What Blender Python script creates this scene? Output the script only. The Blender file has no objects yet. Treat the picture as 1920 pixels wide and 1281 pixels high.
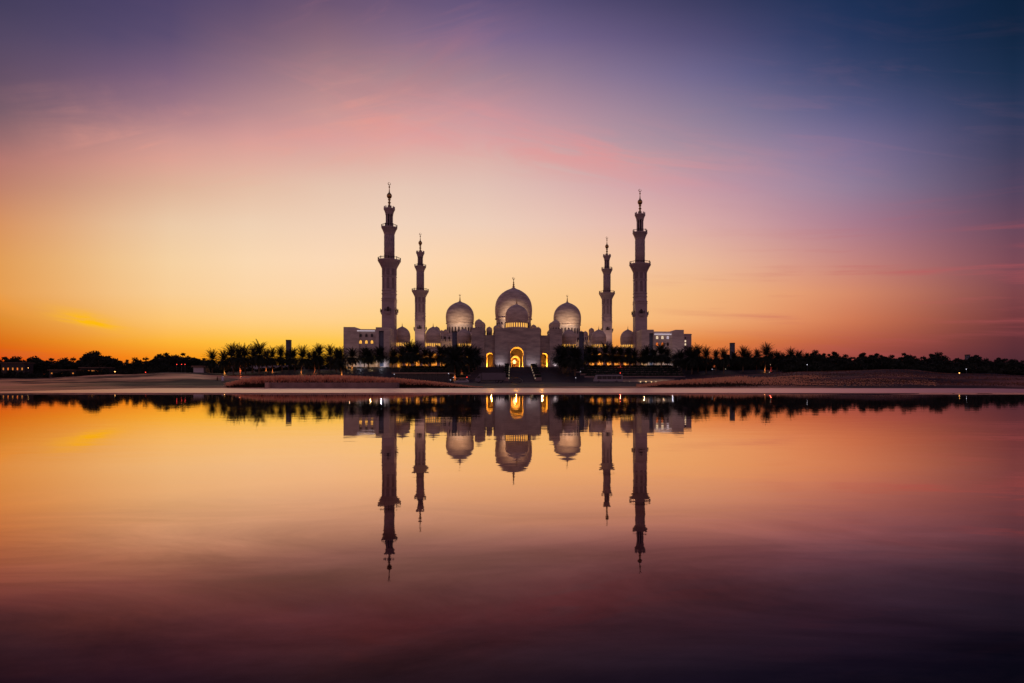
import bpy, bmesh, math, random
import numpy as np
from mathutils import Vector, Matrix
from mathutils.geometry import tessellate_polygon

R = math.radians
random.seed(11)
SC = bpy.context.scene
COL = SC.collection

# ------------------------------------------------------------------ camera
F, CX, HY = 1100.0, 1044.0, 711.6        # lens (in photo pixels), principal point, horizon row
CAMZ = 1.5
cam_d = bpy.data.cameras.new("camera")
cam = bpy.data.objects.new("camera", cam_d)
COL.objects.link(cam)
cam.location = (0, 0, CAMZ)
cam.rotation_euler = (R(90), 0, 0)
cam_d.sensor_width = 36.0
cam_d.lens = F / 1920 * 36
cam_d.shift_x = (960 - CX) / 1920
cam_d.shift_y = (HY - 640.5) / 1920
cam_d.clip_start = 0.1
cam_d.clip_end = 20000
SC.camera = cam
SC.view_settings.view_transform = 'Standard'
SC.view_settings.look = 'None'
SC.view_settings.exposure = 0
SC.view_settings.gamma = 1
SC.cycles.use_denoising = True
SC.cycles.sample_clamp_indirect = 6
SC.cycles.max_bounces = 6
SC.cycles.caustics_reflective = False
SC.cycles.caustics_refractive = False


def lin(c):
    out = []
    for v in c:
        v = v / 255
        out.append(v / 12.92 if v <= 0.04045 else ((v + 0.055) / 1.055) ** 2.4)
    return out


# ------------------------------------------------------------------ sky (dusk gradient by azimuth and elevation)
SKY_ROWS = [0, 70, 140, 210, 260, 300, 350, 420, 490, 550, 600, 640, 668, 700]
SKY_COLS = {
    0: [(68, 62, 92), (84, 72, 100), (100, 80, 102), (122, 94, 106), (152, 108, 110), (180, 120, 112), (192, 130, 108), (216, 148, 98), (226, 158, 88), (231, 158, 80), (224, 140, 46), (220, 112, 22), (226, 84, 15), (222, 70, 12)],
    320: [(78, 68, 105), (92, 78, 112), (126, 98, 125), (162, 122, 135), (205, 150, 145), (220, 162, 148), (222, 178, 152), (236, 202, 168), (246, 209, 162), (249, 206, 150), (253, 198, 116), (253, 181, 56), (250, 150, 28), (246, 120, 20)],
    610: [(106, 84, 113), (138, 106, 124), (167, 130, 137), (201, 152, 150), (220, 160, 156), (222, 175, 163), (230, 196, 175), (241, 209, 183), (252, 217, 182), (254, 214, 168), (255, 208, 140), (255, 198, 74), (255, 182, 40), (252, 160, 30)],
    900: [(98, 84, 122), (126, 105, 140), (161, 130, 146), (198, 150, 158), (216, 164, 164), (221, 180, 171), (227, 194, 181), (239, 207, 186), (252, 211, 170), (253, 208, 150), (253, 204, 128), (252, 190, 92), (250, 172, 62), (246, 150, 46)],
    1300: [(62, 62, 98), (86, 80, 119), (113, 104, 142), (142, 126, 152), (160, 138, 158), (182, 148, 161), (200, 155, 166), (220, 173, 168), (236, 186, 155), (243, 184, 130), (243, 176, 118), (230, 136, 68), (222, 112, 55), (210, 95, 50)],
    1600: [(28, 48, 85), (40, 56, 95), (61, 71, 110), (92, 92, 132), (118, 108, 145), (130, 116, 150), (145, 125, 152), (170, 124, 142), (196, 132, 126), (213, 137, 104), (206, 120, 84), (182, 92, 68), (158, 74, 64), (145, 66, 60)],
    1900: [(15, 35, 62), (18, 38, 66), (26, 46, 76), (45, 56, 88), (56, 60, 91), (66, 64, 93), (80, 68, 95), (104, 72, 92), (124, 74, 86), (126, 69, 73), (113, 57, 60), (96, 48, 54), (85, 44, 52), (78, 40, 50)],
}
wld = bpy.data.worlds.new("World")
SC.world = wld
wld.use_nodes = True
try:
    wld.cycles.sampling_method = 'MANUAL'
    wld.cycles.sample_map_resolution = 512
except Exception:
    pass


def cubic(xs, ys, x):
    """Catmull-Rom (finite-difference Hermite) interpolation of a table."""
    xs = list(xs)
    n = len(xs)
    if x <= xs[0]:
        return np.array(ys[0], float)
    if x >= xs[-1]:
        return np.array(ys[-1], float)
    i = max(j for j in range(n - 1) if xs[j] <= x)
    ys = [np.array(y, float) for y in ys]

    def m(j):
        if j == 0:
            return (ys[1] - ys[0]) / (xs[1] - xs[0])
        if j == n - 1:
            return (ys[-1] - ys[-2]) / (xs[-1] - xs[-2])
        return (ys[j + 1] - ys[j - 1]) / (xs[j + 1] - xs[j - 1])
    h = xs[i + 1] - xs[i]
    t = (x - xs[i]) / h
    return ((2 * t ** 3 - 3 * t ** 2 + 1) * ys[i] + (t ** 3 - 2 * t ** 2 + t) * h * m(i)
            + (-2 * t ** 3 + 3 * t ** 2) * ys[i + 1] + (t ** 3 - t ** 2) * h * m(i + 1))


def build_sky():
    nt = wld.node_tree
    nt.nodes.clear()
    N, L = nt.nodes.new, nt.links.new

    def mth(op, a, b=None, c=None, clamp=False):
        n = N('ShaderNodeMath')
        n.operation = op
        n.use_clamp = clamp
        for k, v in enumerate((a, b, c)):
            if v is None:
                continue
            if isinstance(v, (int, float)):
                n.inputs[k].default_value = v
            else:
                L(v, n.inputs[k])
        return n.outputs[0]
    tc = N('ShaderNodeTexCoord')
    sp = N('ShaderNodeSeparateXYZ')
    L(tc.outputs['Generated'], sp.inputs[0])
    x, y, z = sp.outputs
    az = mth('ARCTAN2', x, y)
    hyp = mth('SQRT', mth('ADD', mth('MULTIPLY', x, x), mth('MULTIPLY', y, y)))
    el = mth('ARCTAN2', z, hyp)
    w = mth('DIVIDE', el, math.pi / 2, clamp=True)
    pxs = sorted(SKY_COLS)
    zen = {0: (60, 60, 88), 320: (66, 64, 94), 610: (70, 68, 98), 900: (68, 68, 98), 1300: (46, 56, 88), 1600: (30, 46, 78), 1900: (20, 36, 64)}
    cols = []
    for px in (0, 110, 215, 320, 465, 610, 755, 900, 1030, 1165, 1300, 1400, 1500, 1600, 1700, 1800, 1900):
        a = math.atan((px - CX) / F)
        ys = cubic(pxs, [np.array(SKY_COLS[p], float) for p in pxs], px)
        zc = cubic(pxs, [np.array(zen[p], float) for p in pxs], px)
        stops = []
        for r, c in zip(SKY_ROWS, ys):
            e = math.atan((HY - r) / math.hypot(F, px - CX))
            stops.append((e / (math.pi / 2), lin(np.clip(c, 0, 255))))
        stops.append((0.62, lin(np.clip(0.5 * (ys[0] + zc), 0, 255))))
        stops.append((1.0, lin((44, 48, 78))))
        cols.append((a, sorted(stops, key=lambda s: s[0])))
    # the rest of the sky, away from the sunset: dusky mauve over a dull horizon
    back = BACK
    side_l = [(0, lin((150, 80, 60))), (0.08, lin((150, 100, 85))), (0.25, lin((110, 85, 100))), (0.5, lin((66, 62, 90))), (1, lin((44, 48, 78)))]
    side_r = [(0, lin((70, 48, 62))), (0.08, lin((92, 66, 90))), (0.25, lin((62, 62, 96))), (0.5, lin((36, 46, 80))), (1, lin((44, 48, 78)))]
    cols = [(-math.pi, back), (R(-115), back), (R(-75), side_l)] + cols + [(R(70), side_r), (R(110), back), (math.pi, back)]
    prev = None
    pa = None
    for a, st in cols:
        rp = N('ShaderNodeValToRGB')
        cr = rp.color_ramp
        cr.interpolation = 'LINEAR'
        while len(cr.elements) > 1:
            cr.elements.remove(cr.elements[-1])
        cr.elements[0].position = st[0][0]
        cr.elements[0].color = (*st[0][1], 1)
        for p, c in st[1:]:
            e = cr.elements.new(p)
            e.color = (*c, 1)
        L(w, rp.inputs[0])
        if prev is None:
            prev = rp.outputs[0]
        else:
            f = mth('DIVIDE', mth('SUBTRACT', az, pa), a - pa, clamp=True)
            mx = N('ShaderNodeMix')
            mx.data_type = 'RGBA'
            L(f, mx.inputs[0])
            L(prev, mx.inputs[6])
            L(rp.outputs[0], mx.inputs[7])
            prev = mx.outputs[2]
        pa = a

    # cirrus: streaks on a high flat cloud sheet
    zz = mth('MAXIMUM', z, 0.03)
    cb = N('ShaderNodeCombineXYZ')
    L(mth('DIVIDE', x, zz), cb.inputs[0])
    L(mth('DIVIDE', y, zz), cb.inputs[1])

    def streak(rot, scale, seed, lo, hi, detail=6):
        mp = N('ShaderNodeMapping')
        mp.inputs['Rotation'].default_value = (0, 0, R(rot))
        mp.inputs['Scale'].default_value = scale
        mp.inputs['Location'].default_value = (seed, seed * 1.7, 0)
        L(cb.outputs[0], mp.inputs[0])
        nz = N('ShaderNodeTexNoise')
        nz.inputs['Scale'].default_value = 1
        nz.inputs['Detail'].default_value = detail
        nz.inputs['Roughness'].default_value = 0.66
        nz.inputs['Distortion'].default_value = 0.6
        L(mp.outputs[0], nz.inputs['Vector'])
        mr = N('ShaderNodeMapRange')
        mr.interpolation_type = 'SMOOTHSTEP'
        mr.inputs[1].default_value = lo
        mr.inputs[2].default_value = hi
        L(nz.outputs[0], mr.inputs[0])
        return mr.outputs[0]

    def bump(v, c, s):
        d = mth('DIVIDE', mth('SUBTRACT', v, c), s)
        return mth('EXPONENT', mth('MULTIPLY', mth('MULTIPLY', d, d), -1.0))

    def over(base, fac, col, mode='MIX'):
        mx = N('ShaderNodeMix')
        mx.data_type = 'RGBA'
        mx.blend_type = mode
        mx.clamp_factor = True
        L(fac, mx.inputs[0])
        L(base, mx.inputs[6])
        mx.inputs[7].default_value = (*lin(col), 1)
        return mx.outputs[2]
    # fine filaments that follow long shallow arcs across the sky
    def filament(tilt, bend, sx, sy, seed, lo, hi, dist=.9):
        q = mth('ADD', mth('ADD', el, mth('MULTIPLY', az, tilt)), mth('MULTIPLY', mth('MULTIPLY', az, az), bend))
        c_ = N('ShaderNodeCombineXYZ')
        L(mth('MULTIPLY', az, sx), c_.inputs[0])
        L(mth('MULTIPLY', q, sy), c_.inputs[1])
        c_.inputs[2].default_value = seed
        nz_ = N('ShaderNodeTexNoise')
        nz_.inputs['Scale'].default_value = 1
        nz_.inputs['Detail'].default_value = 9
        nz_.inputs['Roughness'].default_value = 0.62
        nz_.inputs['Distortion'].default_value = dist
        L(c_.outputs[0], nz_.inputs['Vector'])
        mr_ = N('ShaderNodeMapRange')
        mr_.interpolation_type = 'SMOOTHSTEP'
        mr_.inputs[1].default_value = lo
        mr_.inputs[2].default_value = hi
        L(nz_.outputs[0], mr_.inputs[0])
        return mr_.outputs[0]
    big = filament(0, 0, 2.6, 5.0, 9.3, .36, .62, .4)
    # rising from the left, crest left of the mosque, sinking to the right
    fl = filament(-.30, .1, 4.0, 24.0, 1.7, .42, .68)
    bandl = bump(mth('ADD', el, mth('MULTIPLY', az, -.26)), .485, .055)
    ml = mth('MULTIPLY', mth('MULTIPLY', bandl, bump(az, -.46, .24)), big)
    prev = over(prev, mth('MULTIPLY', mth('MULTIPLY', fl, ml), .85), (240, 160, 142))
    fr_ = filament(.17, .1, 4.5, 30.0, 4.2, .38, .66)
    bandr = bump(mth('ADD', el, mth('MULTIPLY', az, .15)), .375, .036)
    mr2 = mth('MULTIPLY', mth('MULTIPLY', bandr, bump(az, -.02, .30)), mth('ADD', mth('MULTIPLY', big, .45), .55))
    prev = over(prev, mth('MULTIPLY', mth('MULTIPLY', fr_, mr2), .6), (233, 146, 146))
    fh = filament(-.2, .15, 3.0, 15.0, 7.7, .46, .7)
    prev = over(prev, mth('MULTIPLY', mth('MULTIPLY', fh, mth('MULTIPLY', bump(el, .52, .09), bump(az, -.28, .16))), .4), (182, 120, 130))
    fb = filament(.05, .2, 5.0, 34.0, 2.9, .48, .7)
    prev = over(prev, mth('MULTIPLY', mth('MULTIPLY', fb, mth('MULTIPLY', bump(el, .36, .10), bump(az, .40, .22))), .14), (176, 120, 140))
    # low thin bars
    cb2 = N('ShaderNodeCombineXYZ')
    L(mth('MULTIPLY', az, 3.2), cb2.inputs[0])
    L(mth('MULTIPLY', mth('ADD', el, mth('MULTIPLY', az, 0.06)), 46.0), cb2.inputs[1])
    nz = N('ShaderNodeTexNoise')
    nz.inputs['Scale'].default_value = 1
    nz.inputs['Detail'].default_value = 5
    nz.inputs['Roughness'].default_value = 0.55
    L(cb2.outputs[0], nz.inputs['Vector'])
    mr = N('ShaderNodeMapRange')
    mr.interpolation_type = 'SMOOTHSTEP'
    mr.inputs[1].default_value = 0.5
    mr.inputs[2].default_value = 0.72
    L(nz.outputs[0], mr.inputs[0])
    bars = mr.outputs[0]
    rside = mth('DIVIDE', mth('SUBTRACT', az, 0.12), 0.35, clamp=True)
    prev = over(prev, mth('MULTIPLY', mth('MULTIPLY', bars, mth('MULTIPLY', rside, bump(el, 0.13, 0.085))), 0.65), (190, 88, 92))
    lside = mth('DIVIDE', mth('SUBTRACT', -0.42, az), 0.12, clamp=True)
    prev = over(prev, mth('MULTIPLY', mth('MULTIPLY', bars, mth('MULTIPLY', lside, bump(el, 0.026, 0.011))), 0.6), (176, 104, 66))
    # the bright yellow wisp low at left
    dist = mth('ADD', mth('MULTIPLY', az, 0.22), el)          # along a gently tilted line
    wob = mth('MULTIPLY', mth('SUBTRACT', nz.outputs[0], 0.5), 0.03)
    wisp = mth('MULTIPLY', bump(mth('ADD', dist, wob), -0.068, 0.008), bump(az, -0.672, 0.034))
    prev = over(prev, mth('MULTIPLY', mth('MULTIPLY', wisp, mth('ADD', filament(.2, 0, 14, 60, 3.3, .3, .6), .25)), 0.95), (255, 186, 18))
    wisp2 = mth('MULTIPLY', bump(mth('ADD', mth('ADD', mth('MULTIPLY', az, 0.42), el), wob), -0.222, 0.007), bump(az, -0.79, 0.05))
    prev = over(prev, mth('MULTIPLY', wisp2, 0.35), (255, 160, 50))

    bg = N('ShaderNodeBackground')
    L(prev, bg.inputs[0])
    bg.inputs[1].default_value = 1.0
    out = N('ShaderNodeOutputWorld')
    L(bg.outputs[0], out.inputs[0])


BACK = [(0, lin((144, 107, 112))), (0.1, lin((172, 128, 130))), (0.3, lin((134, 109, 127))), (0.6, lin((64, 66, 98))), (1, lin((44, 48, 76)))]
build_sky()

# ------------------------------------------------------------------ materials
MATS = {}


def mat(name, c, rough=0.7, var=0.0, scale=1.0, c2=None, spec=0.3, metal=0.0, stretch=None, bumpd=0.0):
    if name in MATS:
        return MATS[name]
    m = bpy.data.materials.new(name)
    m.use_nodes = True
    nt = m.node_tree
    b = nt.nodes['Principled BSDF']
    b.inputs['Roughness'].default_value = rough
    b.inputs['Specular IOR Level'].default_value = spec
    b.inputs['Metallic'].default_value = metal
    b.inputs['Base Color'].default_value = (*c, 1)
    if var > 0 or c2:
        tc = nt.nodes.new('ShaderNodeTexCoord')
        mp = nt.nodes.new('ShaderNodeMapping')
        mp.inputs['Scale'].default_value = stretch or (1, 1, 1)
        nz = nt.nodes.new('ShaderNodeTexNoise')
        nz.inputs['Scale'].default_value = scale
        nz.inputs['Detail'].default_value = 6
        nz.inputs['Roughness'].default_value = 0.6
        nt.links.new(tc.outputs['Object'], mp.inputs[0])
        nt.links.new(mp.outputs[0], nz.inputs['Vector'])
        rp = nt.nodes.new('ShaderNodeValToRGB')
        rp.color_ramp.elements[0].position = 0.32
        rp.color_ramp.elements[1].position = 0.68
        a = [v * (1 - var) for v in c]
        d = list(c2) if c2 else [min(1, v * (1 + var)) for v in c]
        rp.color_ramp.elements[0].color = (*a, 1)
        rp.color_ramp.elements[1].color = (*d, 1)
        nt.links.new(nz.outputs[0], rp.inputs[0])
        nt.links.new(rp.outputs[0], b.inputs['Base Color'])
        if bumpd:
            bp = nt.nodes.new('ShaderNodeBump')
            bp.inputs['Distance'].default_value = bumpd
            bp.inputs['Strength'].default_value = 0.6
            nt.links.new(nz.outputs[0], bp.inputs['Height'])
            nt.links.new(bp.outputs[0], b.inputs['Normal'])
    MATS[name] = m
    return m


def glow(name, c, s):
    if name in MATS:
        return MATS[name]
    m = bpy.data.materials.new(name)
    m.use_nodes = True
    b = m.node_tree.nodes['Principled BSDF']
    b.inputs['Base Color'].default_value = (*c, 1)
    b.inputs['Emission Color'].default_value = (*c, 1)
    b.inputs['Emission Strength'].default_value = s
    MATS[name] = m
    return m


def marble(name, c, c_dark, vein=0.35):
    """Pale stone laid in courses, with faint horizontal staining."""
    if name in MATS:
        return MATS[name]
    m = bpy.data.materials.new(name)
    m.use_nodes = True
    nt = m.node_tree
    N, L = nt.nodes.new, nt.links.new
    b = nt.nodes['Principled BSDF']
    b.inputs['Roughness'].default_value = 0.45
    b.inputs['Specular IOR Level'].default_value = 0.35
    tc = N('ShaderNodeTexCoord')
    mp = N('ShaderNodeMapping')
    mp.inputs['Scale'].default_value = (0.16, 0.16, 0.6)
    nz = N('ShaderNodeTexNoise')
    nz.inputs['Scale'].default_value = 1.0
    nz.inputs['Detail'].default_value = 7
    nz.inputs['Roughness'].default_value = 0.65
    L(tc.outputs['Object'], mp.inputs[0])
    L(mp.outputs[0], nz.inputs['Vector'])
    rp = N('ShaderNodeValToRGB')
    rp.color_ramp.elements[0].position = 0.36
    rp.color_ramp.elements[1].position = 0.62
    rp.color_ramp.elements[0].color = (*c_dark, 1)
    rp.color_ramp.elements[1].color = (*c, 1)
    L(nz.outputs[0], rp.inputs[0])
    # joints between courses
    sp = N('ShaderNodeSeparateXYZ')
    L(tc.outputs['Object'], sp.inputs[0])
    fr = N('ShaderNodeMath')
    fr.operation = 'FRACT'
    L(sp.outputs[2], fr.inputs[0])
    lt = N('ShaderNodeMath')
    lt.operation = 'LESS_THAN'
    lt.inputs[1].default_value = 0.05
    L(fr.outputs[0], lt.inputs[0])
    ml = N('ShaderNodeMath')
    ml.operation = 'MULTIPLY'
    ml.inputs[1].default_value = vein
    L(lt.outputs[0], ml.inputs[0])
    mx = N('ShaderNodeMix')
    mx.data_type = 'RGBA'
    L(ml.outputs[0], mx.inputs[0])
    L(rp.outputs[0], mx.inputs[6])
    mx.inputs[7].default_value = (*[v * 0.5 for v in c_dark], 1)
    L(mx.outputs[2], b.inputs['Base Color'])
    MATS[name] = m
    return m


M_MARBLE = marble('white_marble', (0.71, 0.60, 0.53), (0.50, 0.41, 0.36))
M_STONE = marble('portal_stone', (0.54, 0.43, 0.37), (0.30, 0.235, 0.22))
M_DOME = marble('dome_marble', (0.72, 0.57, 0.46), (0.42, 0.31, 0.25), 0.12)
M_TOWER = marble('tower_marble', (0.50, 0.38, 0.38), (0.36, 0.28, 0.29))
M_CREAM = mat('cream_plaster', (0.78, 0.66, 0.46), 0.6, 0.08, 0.5)
M_GOLD = mat('gilded_metal', (0.42, 0.26, 0.09), 0.35, 0.1, 2, spec=0.5, metal=0.8)
M_DARKG = mat('dark_glass', (0.025, 0.025, 0.035), 0.15, 0.2, 1.0, spec=0.5)
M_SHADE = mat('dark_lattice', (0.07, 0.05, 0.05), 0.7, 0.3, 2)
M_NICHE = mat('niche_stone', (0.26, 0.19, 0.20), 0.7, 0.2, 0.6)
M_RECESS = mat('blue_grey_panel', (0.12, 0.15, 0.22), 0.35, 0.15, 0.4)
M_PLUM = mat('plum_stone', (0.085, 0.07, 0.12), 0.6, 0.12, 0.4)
M_RAIL = mat('bronze_railing', (0.05, 0.035, 0.03), 0.5, 0.2, 3)
M_FROND = mat('palm_leaf', (0.030, 0.038, 0.028), 0.7, 0.35, 0.5, spec=0.08)
M_TRUNK = mat('palm_bark', (0.16, 0.11, 0.075), 0.9, 0.4, 4, stretch=(1, 1, 3))
M_LEAF = mat('tree_leaf', (0.030, 0.036, 0.028), 0.8, 0.4, 0.4, spec=0.06)
M_LEAF2 = mat('grey_tree_leaf', (0.036, 0.040, 0.034), 0.8, 0.4, 0.4, spec=0.06)
M_BARK = mat('tree_bark', (0.08, 0.06, 0.05), 0.9, 0.3, 3)
M_HEDGE = mat('hedge_leaf', (0.03, 0.045, 0.035), 0.8, 0.4, 1, spec=0.1)
M_STEP = mat('step_stone', (0.075, 0.06, 0.07), 0.6, 0.2, 0.6)
M_WALLST = mat('planter_stone', (0.26, 0.18, 0.17), 0.7, 0.2, 0.8)
M_WHITE = mat('white_render', (0.62, 0.56, 0.60), 0.6, 0.08, 0.5)
M_PYLON = mat('pylon_concrete', (0.10, 0.11, 0.16), 0.6, 0.15, 0.5)
M_TIN = mat('brown_roof', (0.20, 0.12, 0.09), 0.6, 0.2, 0.5)
M_RUBBER = mat('black_rubber', (0.02, 0.02, 0.02), 0.8, 0.2, 6)
M_PAINTW = mat('white_paint', (0.30, 0.28, 0.32), 0.35, 0.06, 0.6, spec=0.5)
M_PAINTG = mat('grey_paint', (0.13, 0.11, 0.14), 0.4, 0.08, 0.5, spec=0.5)
M_PAINTD = mat('dark_paint', (0.05, 0.05, 0.06), 0.3, 0.1, 0.8, spec=0.5)
M_CLOTHW = mat('white_cloth', (0.75, 0.70, 0.78), 0.85, 0.06, 8)
M_CLOTHD = mat('dark_cloth', (0.03, 0.03, 0.035), 0.85, 0.2, 8)
M_CLOTHB = mat('brown_cloth', (0.16, 0.09, 0.05), 0.85, 0.2, 8)
M_SKIN = mat('skin', (0.35, 0.20, 0.14), 0.6, 0.05, 10)
M_HAIR = mat('hair', (0.015, 0.012, 0.012), 0.7, 0.1, 10)
M_POLE = mat('pole_metal', (0.10, 0.10, 0.11), 0.4, 0.15, 3)
M_REED = mat('reed_plume', (0.85, 0.42, 0.25), 0.85, 0.15, 0.7, spec=0.1)


def thin(m, c, f=0.5):
    """Light also passes through thin plumes and leaves."""
    nt = m.node_tree
    b = nt.nodes['Principled BSDF']
    out = [n for n in nt.nodes if n.type == 'OUTPUT_MATERIAL'][0]
    tr = nt.nodes.new('ShaderNodeBsdfTranslucent')
    tr.inputs[0].default_value = (*c, 1)
    mx = nt.nodes.new('ShaderNodeMixShader')
    mx.inputs[0].default_value = f
    nt.links.new(b.outputs[0], mx.inputs[1])
    nt.links.new(tr.outputs[0], mx.inputs[2])
    nt.links.new(mx.outputs[0], out.inputs[0])


M_STEM_SHADED = mat('shaded_reed_stem', (0.07, 0.05, 0.035), 0.9, 0.3, 0.7, spec=0.05)  # brown of the stems, darkened to carry the shade low in the reeds
thin(M_REED, (0.95, 0.48, 0.28), 0.6)
E_WARM = glow('warm_window', (1.0, 0.50, 0.08), 1.1)
E_AMBER = glow('amber_lamp', (1.0, 0.45, 0.12), 4.0)
E_DIM = glow('dim_warm_window', (1.0, 0.34, 0.06), 0.55)
E_PALE = glow('pale_window', (1.0, 0.78, 0.50), 0.8)
E_ORANGE = glow('orange_window', (1.0, 0.22, 0.03), 0.8)
E_COOL = glow('cool_lamp', (0.85, 0.85, 1.0), 1.6)
E_FLOOD = glow('flood_lens', (0.85, 0.85, 1.0), 0.5)
E_STRIP = glow('strip_light', (0.80, 0.70, 0.78), 0.55)
E_RED = glow('red_lamp', (1.0, 0.05, 0.03), 4.0)
E_CHAND = glow('chandelier_light', (1.0, 0.72, 0.30), 3.0)


# ------------------------------------------------------------------ mesh building
class MB:
    def __init__(self):
        self.v, self.f, self.sm = [], [], []

    def add(self, vs, fs, smooth=False):
        o = len(self.v)
        self.v += [tuple(p) for p in vs]
        self.f += [tuple(i + o for i in f) for f in fs]
        self.sm += [smooth] * len(fs)
        return self

    def box(self, x0, x1, y0, y1, z0, z1, bottom=True):
        vs = [(x0, y0, z0), (x1, y0, z0), (x1, y1, z0), (x0, y1, z0), (x0, y0, z1), (x1, y0, z1), (x1, y1, z1), (x0, y1, z1)]
        fs = [(4, 5, 6, 7), (0, 1, 5, 4), (1, 2, 6, 5), (2, 3, 7, 6), (3, 0, 4, 7)]
        if bottom:
            fs.append((3, 2, 1, 0))
        return self.add(vs, fs)

    def lathe(self, prof, n=24, c=(0, 0), smooth=True, a0=0.0, caps=True):
        vs, fs = [], []
        for r, z in prof:
            for k in range(n):
                a = a0 + 2 * math.pi * k / n
                vs.append((c[0] + r * math.cos(a), c[1] + r * math.sin(a), z))
        for i in range(len(prof) - 1):
            for k in range(n):
                k2 = (k + 1) % n
                fs.append((i * n + k, i * n + k2, (i + 1) * n + k2, (i + 1) * n + k))
        self.add(vs, fs, smooth)
        if caps:
            o = len(self.v) - len(vs)
            self.f.append(tuple(o + n - 1 - k for k in range(n)))
            self.f.append(tuple(o + (len(prof) - 1) * n + k for k in range(n)))
            self.sm += [False, False]
        return self

    def tube(self, pts, rad, n=6, smooth=True):
        pts = [Vector(p) for p in pts]
        rad = rad if isinstance(rad, (list, tuple)) else [rad] * len(pts)
        vs, fs = [], []
        for i, p in enumerate(pts):
            d = (pts[min(i + 1, len(pts) - 1)] - pts[max(i - 1, 0)]).normalized()
            u = d.cross(Vector((0.13, 0.97, 0.21))).normalized()
            w = d.cross(u).normalized()
            for k in range(n):
                a = 2 * math.pi * k / n
                vs.append(p + rad[i] * (math.cos(a) * u + math.sin(a) * w))
        for i in range(len(pts) - 1):
            for k in range(n):
                k2 = (k + 1) % n
                fs.append((i * n + k, i * n + k2, (i + 1) * n + k2, (i + 1) * n + k))
        fs.append(tuple(range(n - 1, -1, -1)))
        fs.append(tuple((len(pts) - 1) * n + k for k in range(n)))
        return self.add(vs, fs, smooth)

    def plate(self, outer, holes, y0, y1, reveal=True):
        """A wall slab in the xz plane between y0 (front) and y1 with openings cut through."""
        loops = [outer] + holes
        flat = [p for lp in loops for p in lp]
        tris = tessellate_polygon([[Vector((p[0], p[1], 0)) for p in lp] for lp in loops])
        n = len(flat)
        vs = [(p[0], y0, p[1]) for p in flat] + [(p[0], y1, p[1]) for p in flat]
        fs = []
        for t in tris:
            a, b, c = (flat[i] for i in t)
            area = (b[0] - a[0]) * (c[1] - a[1]) - (b[1] - a[1]) * (c[0] - a[0])
            t = t if area > 0 else (t[0], t[2], t[1])
            fs.append(tuple(t))
            fs.append((t[0] + n, t[2] + n, t[1] + n))
        o = 0
        for li, lp in enumerate(loops):
            m = len(lp)
            if li == 0 or reveal:
                for k in range(m):
                    a, b = o + k, o + (k + 1) % m
                    fs.append((a, a + n, b + n, b))
            o += m
        return self.add(vs, fs)

    def prism(self, poly, y0, y1):
        return self.plate(poly, [], y0, y1)

    def build(self, name, m, parent=None, loc=None, rot=0.0):
        me = bpy.data.meshes.new(name)
        me.from_pydata(self.v, [], self.f)
        me.materials.append(m)
        me.polygons.foreach_set('use_smooth', self.sm)
        me.update()
        o = bpy.data.objects.new(name, me)
        COL.objects.link(o)
        if parent is not None:
            o.parent = parent
        if loc is not None:
            o.location = loc
        o.rotation_euler.z = rot
        return o


def tag(o, label, cat, group=None, kind=None):
    if label:
        o['label'] = label
    if cat:
        o['category'] = cat
    if group:
        o['group'] = group
    if kind:
        o['kind'] = kind
    return o


def thing(name, label, cat, loc=(0, 0, 0), rot=0.0, group=None):
    o = bpy.data.objects.new(name, None)
    COL.objects.link(o)
    o.location = loc
    o.rotation_euler.z = rot
    return tag(o, label, cat, group)


def kids(o):
    return [c for c in bpy.data.objects if c.parent == o]


def dup(o, parent=None, children=None):
    children = children if children is not None else CH
    c = o.copy()
    COL.objects.link(c)
    c.parent = parent
    for k in children.get(o.name, ()):
        dup(k, c, children)
    return c


CH = {}


def remember(o):
    for c in kids(o):
        CH.setdefault(o.name, []).append(c)
        remember(c)
    return o


def arch(cx, z0, w, zs, rad=None, n=20, point=0.0):
    """Opening outline (counter-clockwise): jambs from z0 to the spring, then a (horseshoe) arc. rad>w/2 gives the horseshoe."""
    h = w / 2
    rad = rad or h
    zc = zs + math.sqrt(max(rad * rad - h * h, 0))
    a0 = math.atan2(zs - zc, h)
    pts = [(cx - h, z0), (cx + h, z0)]
    if zs > z0 + 1e-6:
        pts.append((cx + h, zs))
    for k in range(1, n):
        a = a0 + (math.pi - 2 * a0) * k / n
        pts.append((cx + rad * math.cos(a), zc + rad * math.sin(a) * (1 + point * max(0, math.sin(a)) ** 6)))
    pts.append((cx - h, zs))
    return pts


def px_at(px, Y):
    return (px - CX) / F * Y


def z_at(py, Y):
    return CAMZ + (HY - py) / F * Y


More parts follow.
